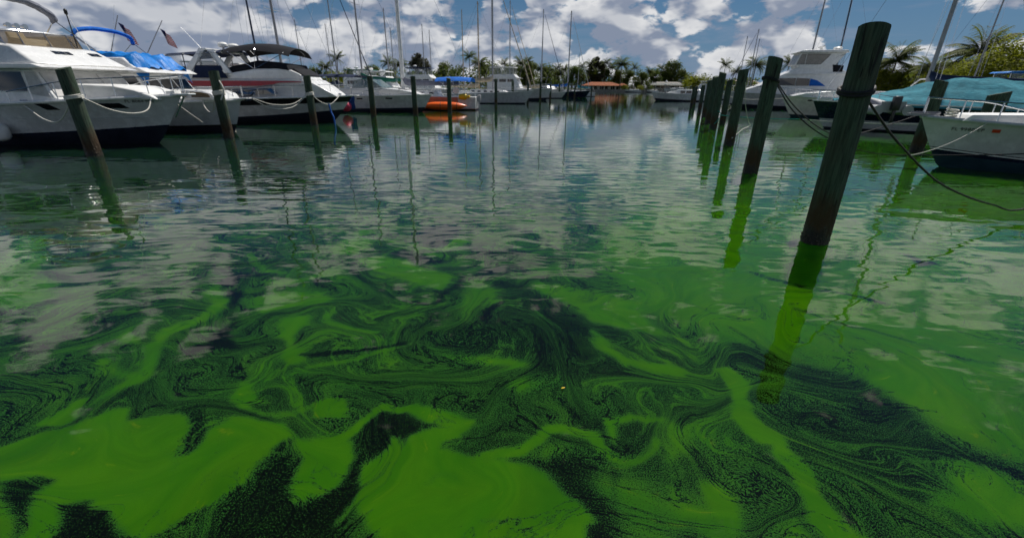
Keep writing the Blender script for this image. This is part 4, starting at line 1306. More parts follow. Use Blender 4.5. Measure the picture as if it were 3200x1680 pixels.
# ---------------------------------------------------------------- sailing yachts and small craft
def sailboat(o, head, L, label, hm='hull_white', mast=13., mx=.42, mr=.085, mm='aluminium', cover='canvas_blue', jib=None, bimini=None, cabin='gelcoat', hs=.95, hb=1.3, detail=2, boot='antifoul', lean=(0, 0), boomz=1.0, group='sailing yachts', wires=True, boom=True, name='sailing_yacht', spreaders=1, stripe=None):
    o_ = boat(name, o, head, label, 'sailing yacht', group)
    h = Hull(L, L * .31, hs, hb, L * .10, .72, 1.3, 1.6, 2.0)
    bands = [('bottom_paint', boot, .10, .16)]
    if stripe:
        bands.append(('boot_stripe', stripe, .17, .24))
    h.body(o_, bands + [('hull_side', hm, 0, 0)], 16)
    h.deck(o_)
    h.rub(o_, 'gelcoat', .035)
    wb = wtap(L * .095, L * .08, hs, hs + .55, -L * .35, L * .22, .55)
    zc = hs + .08
    house(o_, 'cabin_trunk', [(-L * .72, zc - .1), (-L * .20, zc + .08), (-L * .26, zc + .36), (-L * .70, zc + .48)], wb, cabin, .05)
    if detail > 1:
        panes(o_, [[(-L * f - .22, zc + .16), (-L * f + .22, zc + .17), (-L * f + .2, zc + .33), (-L * f - .22, zc + .33)] for f in (.34, .42, .5, .58, .66)], wb, name='portlight')
    M = -L * mx
    z0 = zc + .2
    top = Vector((M + lean[0] * mast, lean[1] * mast, mast))
    mst = MB().tube([(M, 0, z0), tuple(top)], mr, 10, mr * .72).build('mast', mm, o_, True)
    wr = MB()
    stays = MB()
    for k in range(spreaders):
        f = .55 if spreaders == 1 else (.42, .68)[k]
        c = Vector((M, 0, z0)).lerp(top, f)
        w = L * .10 * (1 - .25 * k)
        MB().tube([c + Vector((0, -w, .05)), c, c + Vector((0, w, .05))], .022, 5).build('spreader', mm, mst)
        for sd in (-1, 1):
            wr.tube([(M, sd * L * .14, hs + .1), c + Vector((0, sd * w, .05)), top], .011, 4)
    wr.tube([(L * .08, 0, hb + .05), top], .011, 4).tube([(-L * .99, 0, hs + .1), top], .011, 4)
    for sd in (-1, 1):
        wr.tube([(M + .2, sd * L * .145, hs + .1), Vector((M, 0, z0)).lerp(top, .55)], .010, 4)
    if wires:
        wr.build('rigging', 'steel', mst)
    if jib:
        MB().tube([(L * .07, 0, hb + .35), (L * .05, 0, hb + 1.2), Vector((L * .05, 0, hb + 1)).lerp(top, .55), Vector((L * .05, 0, hb + 1)).lerp(top, .93)], .075, 8, .03).build('furled_jib', jib, o_, True)
    if boom:
        bz = zc + boomz
        MB().tube([(M - .05, 0, bz), (-L * .88, 0, bz + .08)], .06, 8).build('boom', mm, o_, True)
        if cover:
            pts = [(M + .06, 0, bz + .65), (M - .25, 0, bz + .42), (M - .9, 0, bz + .28), (lerp(M, -L * .88, .6), 0, bz + .20), (-L * .86, 0, bz + .16)]
            mb = MB()
            rows = []
            for p in curve(pts, 5):
                t = (p.x - M) / (-L * .88 - M)
                hgt = lerp(.34, .12, max(0, min(1, t)))
                wd = lerp(.17, .10, max(0, min(1, t)))
                rows.append([(p.x, wd * math.cos(a_) * (1 + .12 * math.sin(p.x * 7)), p.z - hgt * .4 + hgt * math.sin(a_)) for a_ in [2 * math.pi * k / 10 for k in range(10)]])
            mb.grid(rows, True)
            mb.build('sail_cover', cover, o_, True)
    if bimini:
        zz = zc + 1.55
        canopy(o_, -L * .97, -L * .70, L * .125, lambda t: zz + .16 * math.sin(math.pi * (.15 + .7 * t)), bimini, 'bimini', .22, .16)
        hoops(o_, [-L * .95, -L * .84, -L * .73], L * .12, hs + .1, [zz + .1, zz + .15, zz + .1], x_foot=-L * .84, crown=.22)
    if detail > 1:
        h.rails(o_, .03, .985, .6, 6, .013, .07, mid=True)
    return o_, h



def sail_at(mx_, my_, head, L, label, **k):
    f = k.get('mx', .42) * L
    return sailboat((mx_ + f * math.cos(R(head)), my_ + f * math.sin(R(head))), head, L, label, **k)


F_, hF = sail_at(-10.8, 46.0, 176, 12.5, 'white sailing yacht with painted orange reflection on its hull and bright blue bimini behind the kayak', mast=17, mr=.19, mm='plastic_white', cover='canvas_grey', hs=1.15, hb=1.5, bimini='canvas_blue', hm='hull_orange_reflection')
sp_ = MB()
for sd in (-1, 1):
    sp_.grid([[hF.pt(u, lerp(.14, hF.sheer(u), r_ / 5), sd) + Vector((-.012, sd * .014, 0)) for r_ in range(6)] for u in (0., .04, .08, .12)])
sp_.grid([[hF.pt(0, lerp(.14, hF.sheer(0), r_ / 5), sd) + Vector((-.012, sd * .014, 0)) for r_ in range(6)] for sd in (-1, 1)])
sp_.build('unreflected_stern', 'hull_white', F_, True)  # plain white laid over the stern, where the painted kayak reflection ends
# things fixed on F's stern
MB().tube([(-12.4, .5, 1.2), (-12.55, .5, 3.3)], .025, 6).lathe([(.02, 3.3), (.09, 3.36), (.09, 3.5), (.03, 3.55)], 10, 'z', (-12.55, .5, 0)).build('wind_generator', 'plastic_white', F_, True)
MB().box((-12.85, -.18, .75), (-12.52, .18, 1.35)).box((-12.76, -.07, -.4), (-12.6, .07, .8)).build('outboard_engine', 'vinyl_grey', F_, True, .06)
MB().lathe([(.16, -.06), (.26, -.06), (.30, 0), (.26, .06), (.16, .06)], 18, 'y', (-10.8, 1.75, 1.75)).build('life_ring', 'plastic_white', F_, True)
MB().tube([(-11.6, 1.7, 1.1), (-11.6, 1.72, 2.5)], .02, 5).tube([(-9.6, 1.75, 1.1), (-9.6, 1.75, 2.5)], .02, 5).tube([(-11.6, 1.72, 1.9), (-9.6, 1.75, 1.9)], .018, 5).build('stern_rail', 'steel', F_, True)
sail_at(-2.86, 63.6, -8, 10.5, 'pale blue grey sailing yacht with cream sail cover and portlights', hm='gelcoat_grey', mast=16, mr=.12, cover='canvas_tan', hs=1.2, hb=1.65, jib='canvas_tan', spreaders=2, boomz=1.5)
k_, hk = sail_at(-5.36, 72.5, -6, 11, 'two masted yacht with varnished wooden masts behind the pale blue yacht', hm='gelcoat_cream', mast=13.4, mr=.10, mm='wood_mast', cover='canvas_tan', detail=1)
MB().tube([(-7.0, 0, 1.2), (-7.0, 0, 12.4)], .08, 8, .05).build('mizzen_mast', 'wood_mast', k_, True)
sail_at(-19.0, 35.6, -6, 10, 'sailing yacht with black mast and navy sail cover behind the red striped cruiser', mast=16, mr=.075, mm='dark_mast', cover='canvas_navy', boomz=1.25, detail=1, wires=True)
sail_at(-20.4, 42.0, -6, 11, 'sailing yacht with tall grey mast left of the navy sail cover', mast=17, mr=.12, cover='canvas_navy', detail=1, spreaders=2)
sail_at(-15.5, 48.6, 172, 10, 'sailing yacht with dark green sail cover behind the express cruiser', mast=16, mr=.095, cover='canvas_green', detail=1, boomz=1.5)
sail_at(-22.3, 60.0, -8, 10, 'sailing yacht with dark furled headsail left of the green sail cover', mast=16, mr=.08, cover='canvas_navy', jib='canvas_black', detail=1)
sail_at(-42.2, 95, -8, 9, 'distant small mast leftmost behind the black canopy cruiser', mast=13.6, mr=.09, cover=None, detail=1)
sail_at(-34.5, 90, 172, 9, 'distant sailing yacht with thin mast beside the tall palm', mast=12.4, mr=.08, cover='canvas_navy', detail=1)
sail_at(-19.7, 75, -8, 9.5, 'sailing yacht with medium grey mast just left of the thick white mast', mast=12.8, mr=.10, cover='canvas_green', detail=1)
sail_at(-25.2, 100, 172, 9, 'distant sailing yacht with short mast between two taller ones', mast=13, mr=.09, cover=None, detail=1)
sail_at(-19.7, 105, -8, 9, 'distant yacht, left one of the twin masts right of the thick mast', mast=14.2, mr=.09, cover='canvas_black', detail=1)
sail_at(-19.6, 113, -8, 9, 'distant yacht, right one of the twin masts right of the thick mast', mast=14, mr=.09, cover=None, detail=1)
sail_at(-.8, 88, -10, 10, 'sailing yacht with slanting cream furled headsail behind the white trawler', mast=16, mr=.10, cover='canvas_black', jib='canvas_tan', detail=1)
sail_at(5.6, 97, -10, 10, 'sailing yacht with dark mast right of the trawler wheelhouse', mast=16, mr=.11, mm='aluminium', cover='canvas_tan', jib='canvas_navy', detail=1)
sail_at(12.8, 112.5, -12, 10.5, 'navy blue hulled sailing yacht with bright blue sail cover', hm='navy', mast=18, mr=.15, cover='canvas_blue', hs=1.1, hb=1.5, jib='canvas_cover', detail=2, boomz=1.2)
sail_at(16.4, 121, 172, 7.5, 'small pale sailing yacht, last boat of the left row', mast=10, mr=.07, cover='canvas_teal', detail=1, mx=.4)
sail_at(27.0, 31.0, 160, 11.5, 'sailing yacht with thick leaning mast and dark teal sail cover at right', hm='gelcoat', mast=17, mr=.13, cover='canvas_navy', hs=1.2, hb=1.55, detail=2, boomz=1.35, spreaders=2)
sail_at(44.4, 46, 160, 9, 'sailing yacht with thin upright mast close to the leaning palm', mast=13, mr=.075, cover='canvas_blue', detail=1)
sail_at(50.3, 82, 160, 11, 'sailing yacht whose tall grey mast rises left over the bridge yacht', mast=18, mr=.14, cover='canvas_blue', detail=1, boomz=1.2)
sail_at(46.5, 69, 160, 10, 'sailing yacht whose dark mast rises behind the radar of the bridge yacht', mast=17, mr=.12, mm='dark_mast', cover=None, detail=1, lean=(.03, -.02))
sail_at(57.4, 121, 160, 9, 'distant yacht, left one of three bare masts over the third right post', mast=14.2, mr=.11, cover=None, detail=1)
sail_at(53.9, 109, 160, 9, 'distant yacht, middle one of three bare masts over the third right post', mast=14.4, mr=.11, cover=None, jib='canvas_navy', detail=1)
sail_at(63.5, 127, 160, 9, 'distant yacht, right one of three bare masts over the third right post', mast=14.2, mr=.11, cover=None, detail=1)


def cruiser(o, head, L, label, hs=1.3, hb=1.8, top=4.2, fly=True, canvas=None, hm='hull_white', name='trawler', boot='antifoul', cat='motor boat'):
    o_ = boat(name, o, head, label, cat, 'background motor boats')
    h = Hull(L, L * .32, hs, hb, L * .09, .9, 1.5)
    h.body(o_, [('bottom_paint', boot, .18, .45), ('hull_side', hm, 0, 0)], 16)
    h.deck(o_)
    h.rub(o_, 'gelcoat', .05)
    z1 = lerp(hs, top, .55)
    w = wtap(L * .125, L * .11, hs, z1, -L * .3, L * .2, .4)
    house(o_, 'cabin', [(-L * .85, hs), (-L * .18, hs + .1), (-L * .26, hs + .5), (-L * .36, hs + .55), (-L * .42, z1), (-L * .85, z1)], w, 'gelcoat', .06)
    panes(o_, [[(-L * a_, z1 - .62), (-L * b_, z1 - .62), (-L * b_, z1 - .16), (-L * a_, z1 - .16)] for a_, b_ in ((.55, .46), (.67, .57), (.79, .69))], w)
    for ya, yb in ((-.9, -.32), (-.28, .28), (.32, .9)):
        front_pane(o_, (-L * .375, hs + .66), (-L * .412, z1 - .12), ya * L / 10, yb * L / 10, 1, .95)
    if fly:
        w2 = wtap(L * .115, L * .10, z1, top)
        house(o_, 'flybridge', [(-L * .86, z1), (-L * .36, z1), (-L * .42, z1 + .12), (-L * .46, z1 + .6), (-L * .8, z1 + .55)], w2, 'gelcoat', .05)
        panes(o_, [[(-L * a_, z1 + .62), (-L * b_, z1 + .62), (-L * b_, top - .1), (-L * a_, top - .1)] for a_, b_ in ((.56, .48), (.66, .58), (.76, .68))], w2, 'glass_clear', 0, name='clear_panel')
        house(o_, 'hard_top', [(-L * .82, top - .08), (-L * .44, top - .06), (-L * .46, top + .06), (-L * .8, top + .06)], L * .12, canvas or 'gelcoat', .03)
        for x in (-.81, -.47):
            for sd in (-1, 1):
                MB().tube([(L * x, sd * L * .1, z1), (L * x, sd * L * .1, top)], .03, 5).build('top_post', 'gelcoat', o_, True)
        radar(o_, -L * .7, 0, top + .06, .3)
    h.rails(o_, .5, .985, .7, 6, .018, .1)
    return o_, h


cruiser((5.6, 81.2), -12, 12, 'white trawler with square wheelhouse and flared bow, middle distance', 1.4, 2.0, 5.2)
cruiser((10.0, 99.5), -58, 9, 'stubby white motor cruiser, bow toward us, left of the navy hull', 1.3, 1.9, 3.2, False)
cruiser((-9.2, 83), -10, 12, 'motor yacht with violet blue canopy behind the blue bimini', 1.3, 1.8, 5.0, True, 'canvas_navy')
cruiser((-12.6, 66), -10, 11, 'white motor yacht behind the express cruiser with red deck seat', 1.3, 1.7, 3.9, True)
cruiser((-16.0, 70), -10, 11, 'motor boat with long dark green canopy behind the twin masts', 1.3, 1.7, 4.2, True, 'canvas_green')
cruiser((-27.0, 52), -6, 11, 'white motor yacht with two radar domes behind the navy sail cover', 1.3, 1.7, 4.3, True)
cruiser((26.4, 87), 163, 9, 'small white motor boat far down the right row', 1.1, 1.5, 2.6, False)
cruiser((36.2, 104), 163, 10, 'farthest white motor boat of the right row', 1.2, 1.6, 3.6, True)
cruiser((33.5, 52.0), 163, 9, 'low white boat between the bridge yacht and the cream boat', 1.2, 1.5, 2.5, False)
cruiser((36, 41), 163, 10, 'white motor boat with bright blue cover left of the mangroves', 1.3, 1.7, 3.6, True, 'canvas_tarp')

# ---------------------------------------------------------------- kayak, fenders, flags, lines and other small things
K = empty('kayak', (-6.45, 42.95, 0.33), R(1), 'long orange kayak afloat beside the yacht with the blue bimini', 'kayak')
mb = MB()
rows = []
for i in range(25):
    t = i / 24 * 2 - 1
    e = max(.02, 1 - abs(t) ** 3.2)
    x = t * 2.15
    zc = .10 * abs(t) ** 3
    rows.append([(x, .50 * e * math.cos(a_), zc + (.44 * e if math.sin(a_) > 0 else .28 * e) * math.sin(a_)) for a_ in [2 * math.pi * k / 12 for k in range(12)]])
mb.grid(rows, True)
mb.build('hull', 'orange', K, True)
for x in (-1.95, -.3, 1.2):
    MB().tube([(x, .51 * math.cos(a_) * (1 - abs(x / 2.15) ** 3.2), .10 * abs(x / 2.15) ** 3 + .445 * math.sin(a_) * (1 - abs(x / 2.15) ** 3.2)) for a_ in [2 * math.pi * k / 16 for k in range(17)]], .022, 5).build('strap', 'rubber', K, True)


def fender(loc, label, r=.16, h=.55, m='plastic_white'):
    o = empty('fender', loc, 0, label, 'fender', 'fenders hung from boats')
    MB().lathe([(.03, 0), (r * .7, .05), (r, .15), (r, h - .15), (r * .7, h - .05), (.04, h)], 14).build('body', m, o, True)
    MB().tube([(0, 0, h - .03), (0, .05, h + .7)], .012, 5).build('line', 'rope_white', o, True)
    return o


fender((-17.75, 15.6, .18), 'big white round fender at the left edge against the flybridge cruiser', .26, .62)
fender((-15.5, 25.0, .1), 'small cream fender between the blue tarp boat and the striped cruiser', .17, .42, 'gelcoat_cream')
bag = empty('dry_bag', (-4.75, 44.0, 1.2), 0, 'bright yellow bag lying on the stern of the blue bimini yacht', 'bag')
MB().lathe([(.05, -.45), (.22, -.40), (.27, -.1), (.27, .2), (.16, .36), (.05, .42)], 14, 'x').build('body', 'yellow', bag, True)
MB().lathe([(.05, .42), (.14, .46), (.16, .55), (.05, .62)], 12, 'x').build('rolled_end', 'yellow', bag, True)
tw = MB()
tw.grid([[(x * .5 - .25 + .03 * math.sin(z * 9), .05 * math.sin(x * 7 + z * 3), -z * 1.05 + .04 * math.sin(x * 9)) for x in [k / 7 for k in range(8)]] for z in [k / 9 for k in range(10)]])
o = tw.build('towel', 'towel_blue', None, True, solid=.015)
o.location = (-13.05, 37.4, 1.36)
tag(o, 'dark blue towel hanging between the two cruiser bows', 'towel')
bo = empty('buoy', (-13.45, 37.2, .55), 0, 'pink red ball buoy hanging left of the blue towel', 'buoy')
MB().lathe([(.02, -.42), (.22, -.37), (.38, -.17), (.42, .02), (.35, .22), (.16, .36), (.05, .45)], 16).build('ball', 'pink', bo, True)
MB().tube([(0, 0, .34), (0, .05, .85)], .014, 5).build('line', 'rope_white', bo, True)


def flag(base, tip, at_t, label, w=.75, h=.48):
    o = empty('flag', base, 0, label, 'flag', 'flags on leaning staffs')
    b_, t_ = Vector(base), Vector(tip)
    d = t_ - b_
    MB().tube([(0, 0, 0), tuple(d)], .03, 6, .02).build('staff', 'aluminium', o, True)
    c = d * at_t

    def q(u, v):
        # hanging limp from the staff: fly end droops
        return c + Vector((.08 + u * w * .62 + v * .16, .14 * math.sin(u * 6 + v * 2), -v * h * 1.05 - u * w * .42))
    for part, m, pred in (('red_stripes', 'flag_red', lambda i, u: i % 2 == 0), ('white_stripes', 'flag_white', lambda i, u: i % 2 == 1)):
        mb = MB()
        for i in range(13):
            if not pred(i, 0):
                continue
            u0 = .4 if i < 7 else 0.
            us = [lerp(u0, 1, k / 6) for k in range(7)]
            mb.grid([[q(u, i / 13) for u in us], [q(u, (i + 1) / 13) for u in us]])
        mb.build(part, m, o, solid=.004)
    MB().grid([[q(.4 * k / 4, 0) for k in range(5)], [q(.4 * k / 4, 7 / 13) for k in range(5)]]).build('canton', 'flag_blue', o, solid=.004)
    return o


flag((-25.4, 30, 3.2), (-23.96, 30, 5.85), .86, 'left striped flag drooping from a leaning staff above the blue tarp', 1.0, .78)
flag((-24.9, 32, 3.2), (-22.76, 32, 5.85), .82, 'right striped flag drooping from a leaning staff above the navy canopy', .95, .72)
# the boat those staffs stand on
cruiser((-13.6, 31.6), -5, 9, 'white motor boat with flag staffs half hidden behind the red striped cruiser', 1.2, 1.5, 3.3, True)

# inflatable tender on the right
dg = empty('dinghy', (19.0, 24.2, 1.12), R(75), 'grey inflatable tender with bow raised behind the nearest post', 'dinghy')
mb = MB()
mb.tube(curve([(-1.5, -.62, .1), (0, -.64, .12), (1.0, -.45, .28), (1.45, 0, .42), (1.0, .45, .28), (0, .64, .12), (-1.5, .62, .1)], 6), .24, 10)
mb.build('tube', 'vinyl_grey', dg, True)
MB().box((-1.4, -.5, 0), (.9, .5, .06)).box((-1.42, -.52, 0), (-1.36, .52, .5)).build('floor', 'vinyl_grey', dg, True)
MB().box((-1.75, -.16, .1), (-1.44, .16, .75)).box((-1.68, -.07, -.5), (-1.55, .07, .2)).build('outboard_engine', 'black_paint', dg, True, .04)


# ropes
def rope(pts, r, m, label, group='mooring lines', n=10, raw=False):
    o = MB().tube(pts if raw else curve(pts, n), r, 6).build('mooring_line', m, None, True)
    return tag(o, label, 'rope', group)


def band(x, y, z, r, m, label, tilt=(0, 0), turns=3, rad=.02):
    pts = []
    for k in range(turns * 16 + 1):
        a_ = 2 * math.pi * k / 16
        pts.append((x + (r + rad * .6) * math.cos(a_), y + (r + rad * .6) * math.sin(a_), z + rad * 1.7 * (k / 16 - turns / 2) + tilt[0] * math.cos(a_) + tilt[1] * math.sin(a_)))
    o = MB().tube(pts, rad, 6).build('rope_turns', m, None, True)
    return tag(o, label, 'rope', 'rope turns on posts')


band(4.50, 6.20, 2.10, .178, 'rope_black', 'black rope wound round the nearest mooring post', (.03, .05), 2, .022)
band(6.48, 11.99, 2.32, .185, 'rope_black', 'dark rope wound round the second right mooring post', (-.06, 0), 2, .020)
band(-12.01, 19.03, 1.75, .20, 'rope_white', 'white rope wound round the post before the blue tarp boat', (.03, 0), 4, .024)
band(-12.96, 13.71, 1.70, .20, 'rope_white', 'white rope wound round the leftmost mooring post', (.02, .02), 3, .022)
band(-11.19, 25.6, 1.62, .20, 'rope_white', 'white rope wound round the post before the red striped cruiser', (.03, 0), 4, .024)
rope([(4.71, 6.23, 1.99), (5.29, 6.41, 1.57), (5.8, 6.58, 1.26), (6.3, 6.74, 0.98), (6.76, 6.89, 0.76), (7.45, 7.1, 0.52), (8.28, 7.37, 0.31), (9.2, 7.66, 0.17), (11.5, 8.4, .55)], .016, 'rope_black', 'thick black line sagging from the nearest post to the right edge')
rope([(6.6, 11.98, 2.28), (7.3, 12.0, 1.55), (8.3, 12.0, .95), (9.7, 12.1, .55), (11.2, 12.15, .50), (12.8, 11.9, .56), (14.6, 11.3, .75)], .016, 'rope_black', 'thin dark line from the second right post to the numbered boat')
rope([(6.62, 12.02, 2.32), (7.6, 12.6, 1.7), (9.0, 13.5, 1.1), (10.6, 14.6, .75), (12.6, 15.8, .9), (14.9, 16.7, 1.4)], .016, 'rope_black', 'second dark line from the second right post to the dark post behind')
pO = O_.matrix_basis @ Vector((pc.x, pc.y - .1, 1.4))
rope(sag(tuple(pO), (10.7, 12.05, .50), .16), .010, 'rope_white', 'thin line from the cleat of the numbered boat toward the water', raw=True)
rope(sag((11.35, 25.75, .78), (13.2, 21.2, .86), .06), .022, 'rope_teal', 'teal line stretched low from the fourth right post', raw=True)
rope(sag((13.2, 21.2, .86), (15.1, 16.9, .98), .05), .020, 'rope_white', 'white line that carries on the teal line to the dark post', raw=True)
rope([(11.3, 25.6, 1.0), (11.45, 25.55, .85), (11.4, 25.5, .6), (11.2, 25.55, .3)], .02, 'rope_teal', 'teal rope end hanging at the fourth right post')
rope([(8.85, 18.1, 2.35), (9.1, 18.3, 1.6), (9.5, 18.6, .95), (9.75, 18.8, .72)], .014, 'rope_white', 'pale line slanting down from the third right post')
rope([(9.75, 18.8, .72), (9.3, 18.5, .6), (8.9, 18.2, .38), (8.72, 18.05, .30)], .018, 'rope_white', 'pale line returning to the foot of the third right post')
rope([(13.0, 30.0, 1.9), (16.5, 33.5, 1.45), (22.4, 38.3, 1.45)], .016, 'rope_white', 'pale line from the fifth right post to the cream boat')


def a_w(x, y, z):
    return tuple(A.matrix_basis @ Vector((x, y, z)))


rope([(-12.86, 13.9, 1.66), (-12.8, 14.6, 1.32), (-12.7, 15.3, 1.17), (-12.66, 15.95, 1.26), a_w(.75, -.55, 1.72)], .02, 'rope_white', 'white line sagging from the leftmost post to the flybridge cruiser bow')
rope([(-13.1, 13.8, 1.66), (-14.2, 14.3, 1.0), (-15.2, 14.8, .98), a_w(-3.0, -1.75, 1.42)], .02, 'rope_white', 'white line sagging from the leftmost post to the flybridge cruiser side')
rope([a_w(-4.6, -1.95, 1.38), a_w(-4.4, -2.15, .9), (-17.7, 15.6, .75)], .02, 'rope_white', 'yellowish line hanging beside the big white fender')
rope([(-12.1, 18.9, 1.74), (-12.6, 19.4, 1.15), (-13.2, 20.0, .96), (-13.7, 20.5, 1.15), (-14.0, 20.9, 1.42)], .02, 'rope_white', 'white line drooping from the tarp boat bow to its post')
rope([(-12.15, 21.66, 1.5), (-11.9, 22.8, 1.20), (-11.6, 24.4, 1.18), (-11.25, 25.42, 1.62)], .018, 'rope_white', 'upper pale line between the tarp boat bow and the third left post')
rope([(-12.15, 21.66, 1.46), (-11.95, 22.8, 1.02), (-11.7, 24.4, 1.0), (-11.28, 25.42, 1.55)], .018, 'rope_white', 'lower pale line between the tarp boat bow and the third left post')
rope([(-11.05, 25.6, 1.6), (-10.8, 25.9, 1.25), (-10.5, 26.4, 1.08), (-10.3, 26.9, 1.3), (-10.3, 27.6, 1.55)], .022, 'rope_white', 'white line looping from the third left post to the striped cruiser')
rope([(-10.5, 26.35, 1.1), (-10.42, 26.3, .7), (-10.3, 26.25, .4), (-10.25, 26.2, -.05)], .045, 'rope_blue', 'bright blue line hanging into the water at the striped cruiser bow')
rope([(-11.9, 19.0, 2.3), (-11.7, 18.9, 1.9), (-11.85, 18.82, 1.5)], .03, 'rope_white', 'loose pale rope end on the post before the blue tarp boat')
rope(sag(tuple(A.matrix_basis @ Vector((.3, .6, 1.6))), (-13.9, 20.4, .5), .02), .028, 'rope_white', 'pale diagonal line behind the flybridge cruiser stem', raw=True)

# a few floating leaves
lf = MB().add([(0, 0, 0), (.011, .006, .002), (.025, .004, .001), (.034, 0, .003), (.025, -.005, .002), (.011, -.006, .003)], [(0, 1, 2, 3, 4, 5)])
LEAVES = [(.38, 2.68, .4, 'yellow', 'small orange leaf floating on the dark grainy water in the foreground')]
for x, y, a_, m_, lab in LEAVES:
    o = MB().add(lf.v, lf.f).build('leaf', m_, None, solid=.002)
    o.location = (x, y, .006)
    o.rotation_euler = (0, 0, a_)
    tag(o, lab, 'leaf', 'floating leaves')

# ---------------------------------------------------------------- shores, houses and trees
def ground_mat(name, c0, c1, sc=.3):
    m, g, b = mat(name)
    oc = g.n('ShaderNodeTexCoord').outputs['Object']
    g.put(b.inputs['Base Color'], g.mix(g.mr(g.noise(oc, sc, 6, .65), .35, .65), c0, c1))
    b.inputs['Roughness'].default_value = .95
    return m


ground_mat('lawn', (.035, .065, .012), (.08, .11, .03))
ground_mat('concrete', (.22, .21, .19), (.34, .32, .29), 1.5)
ground_mat('bank_soil', (.10, .09, .05), (.16, .13, .08), .8)
paint('stucco_tan', (.42, .33, .26), .9, 0, .1, 1.)
paint('stucco_white', (.60, .58, .55), .9, 0, .1, 1.)
paint('dock_wood', (.10, .085, .06), .9, 0, .3, 4.)
paint('frame_white', (.75, .75, .74), .5)
paint('fence_wire', (.20, .20, .20), .5, .6)
m, g, b = mat('roof_tile')
oc = g.n('ShaderNodeTexCoord').outputs['Object']
wv_ = g.n('ShaderNodeTexWave', wave_type='BANDS', bands_direction='X')
g.put(wv_.inputs['Vector'], oc)
wv_.inputs['Scale'].default_value = 1.6
wv_.inputs['Distortion'].default_value = .6
g.put(b.inputs['Base Color'], g.mix(g.mr(g.noise(oc, 2.5, 5, .7), .3, .7), (.33, .085, .026), (.48, .15, .055)))
b.inputs['Roughness'].default_value = .85
bp = g.n('ShaderNodeBump')
bp.inputs['Distance'].default_value = .12
g.put(bp.inputs['Height'], wv_.outputs['Fac'])
g.put(b.inputs['Normal'], bp.outputs[0])


def foliage(name, c0, c1, c2):
    m, g, b = mat(name)
    oc = g.n('ShaderNodeTexCoord').outputs['Object']
    pi_ = g.n('ShaderNodeObjectInfo').outputs['Random']
    n = g.noise(g.v('ADD', oc, g.scale((1, 1, 1), 0.0)), 1.3, 4, .7)
    c = g.mix(g.mr(n, .35, .65), c0, c1)
    c = g.mix(g.m('MULTIPLY', pi_, .5), c, c2)
    g.put(b.inputs['Base Color'], c)
    b.inputs['Roughness'].default_value = .65
    b.inputs['Specular IOR Level'].default_value = .3
    tr = g.n('ShaderNodeBsdfTranslucent')
    g.put(tr.inputs[0], c)
    ms = g.n('ShaderNodeMixShader')
    ms.inputs[0].default_value = .6
    out = m.node_tree.nodes['Material Output']
    m.node_tree.links.new(b.outputs[0], ms.inputs[1])
    m.node_tree.links.new(tr.outputs[0], ms.inputs[2])
    m.node_tree.links.new(ms.outputs[0], out.inputs[0])


foliage('palm_leaf', (.065, .100, .016), (.11, .145, .026), (.13, .14, .03))
foliage('tree_leaf', (.060, .105, .016), (.105, .150, .024), (.13, .14, .024))
foliage('mangrove_leaf', (.14, .17, .010), (.24, .26, .018), (.20, .22, .02))
foliage('pine_leaf', (.055, .062, .035), (.10, .095, .060), (.07, .08, .04))
paint('bark', (.11, .09, .07), .95, 0, .3, 6.)
paint('palm_bark', (.16, .13, .10), .95, 0, .3, 6.)


def slab(name, poly, z0, z1, m, kind='structure', label=None):
    n = len(poly)
    vs = [(x, y, z0) for x, y in poly] + [(x, y, z1) for x, y in poly]
    o = MB().add(vs, [tuple(range(n))[::-1], tuple(range(n, 2 * n))] + [(i, (i + 1) % n, n + (i + 1) % n, n + i) for i in range(n)]).build(name, m)
    return tag(o, label, None, None, kind)


# far shore, left bank and right bank as one land sheet
slab('ground', [(-1400, 118), (-30, 121), (-21, 130), (-9, 164), (3, 195), (14, 235), (30, 268.5), (102, 270.5), (97, 248), (85, 212), (70, 160), (62, 143), (72, 125), (68, 95), (58, 52), (44, 12), (60, -60), (1400, -60), (1400, 1500), (-1400, 1500)], -1.0, .95, 'lawn')
# seawall along the far shore, in cap sections
wall = empty('seawall', (30, 268, 0), R(1.3), 'pale concrete seawall with dark foot along the far shore', 'seawall')
for k in range(22):
    MB().box((k * 5.0 + .03, -.25, -.8), (k * 5.0 + 4.97, .25, 1.1)).build('panel', 'concrete', wall)
    MB().box((k * 5.0 + .02, -.5, 1.103), (k * 5.0 + 4.98, .4, 1.28)).build('cap', 'concrete', wall)
rw = empty('seawall', (44, 12, 0), R(70.6), 'concrete seawall of the right bank behind the moored boats', 'seawall')
for k in range(30):
    MB().box((k * 5.0 + .03, -.02, -.8), (k * 5.0 + 4.97, .3, 1.1)).build('panel', 'concrete', rw)

# house with orange tile roof
HX, HY = 55.5, 292.0
hs_ = empty('house', (HX, HY, .95), R(-3), 'low white house with orange tile hip roof on the far shore', 'house', 'houses on the shore')
hs_.scale = (.88, .88, .82)
MB().box((-13, -5, 0), (11.5, 6, 2.8)).build('wall', 'stucco_white', hs_)
MB().box((11.5, -3.5, 0), (14.5, 5, 2.6)).build('wing_wall', 'stucco_tan', hs_)


def hip(root, x0, x1, y0, y1, z, h, m, inset=None):
    c = (y0 + y1) / 2
    i_ = inset if inset is not None else (y1 - y0) / 2
    MB().add([(x0, y0, z), (x1, y0, z), (x1, y1, z), (x0, y1, z), (x0 + i_, c, z + h), (x1 - i_, c, z + h), (x0, y0, z - .2), (x1, y0, z - .2), (x1, y1, z - .2), (x0, y1, z - .2)],
             [(0, 1, 5, 4), (1, 2, 5), (2, 3, 4, 5), (3, 0, 4), (9, 8, 7, 6), (0, 6, 7, 1), (1, 7, 8, 2), (2, 8, 9, 3), (3, 9, 6, 0)]).build('roof', m, root)


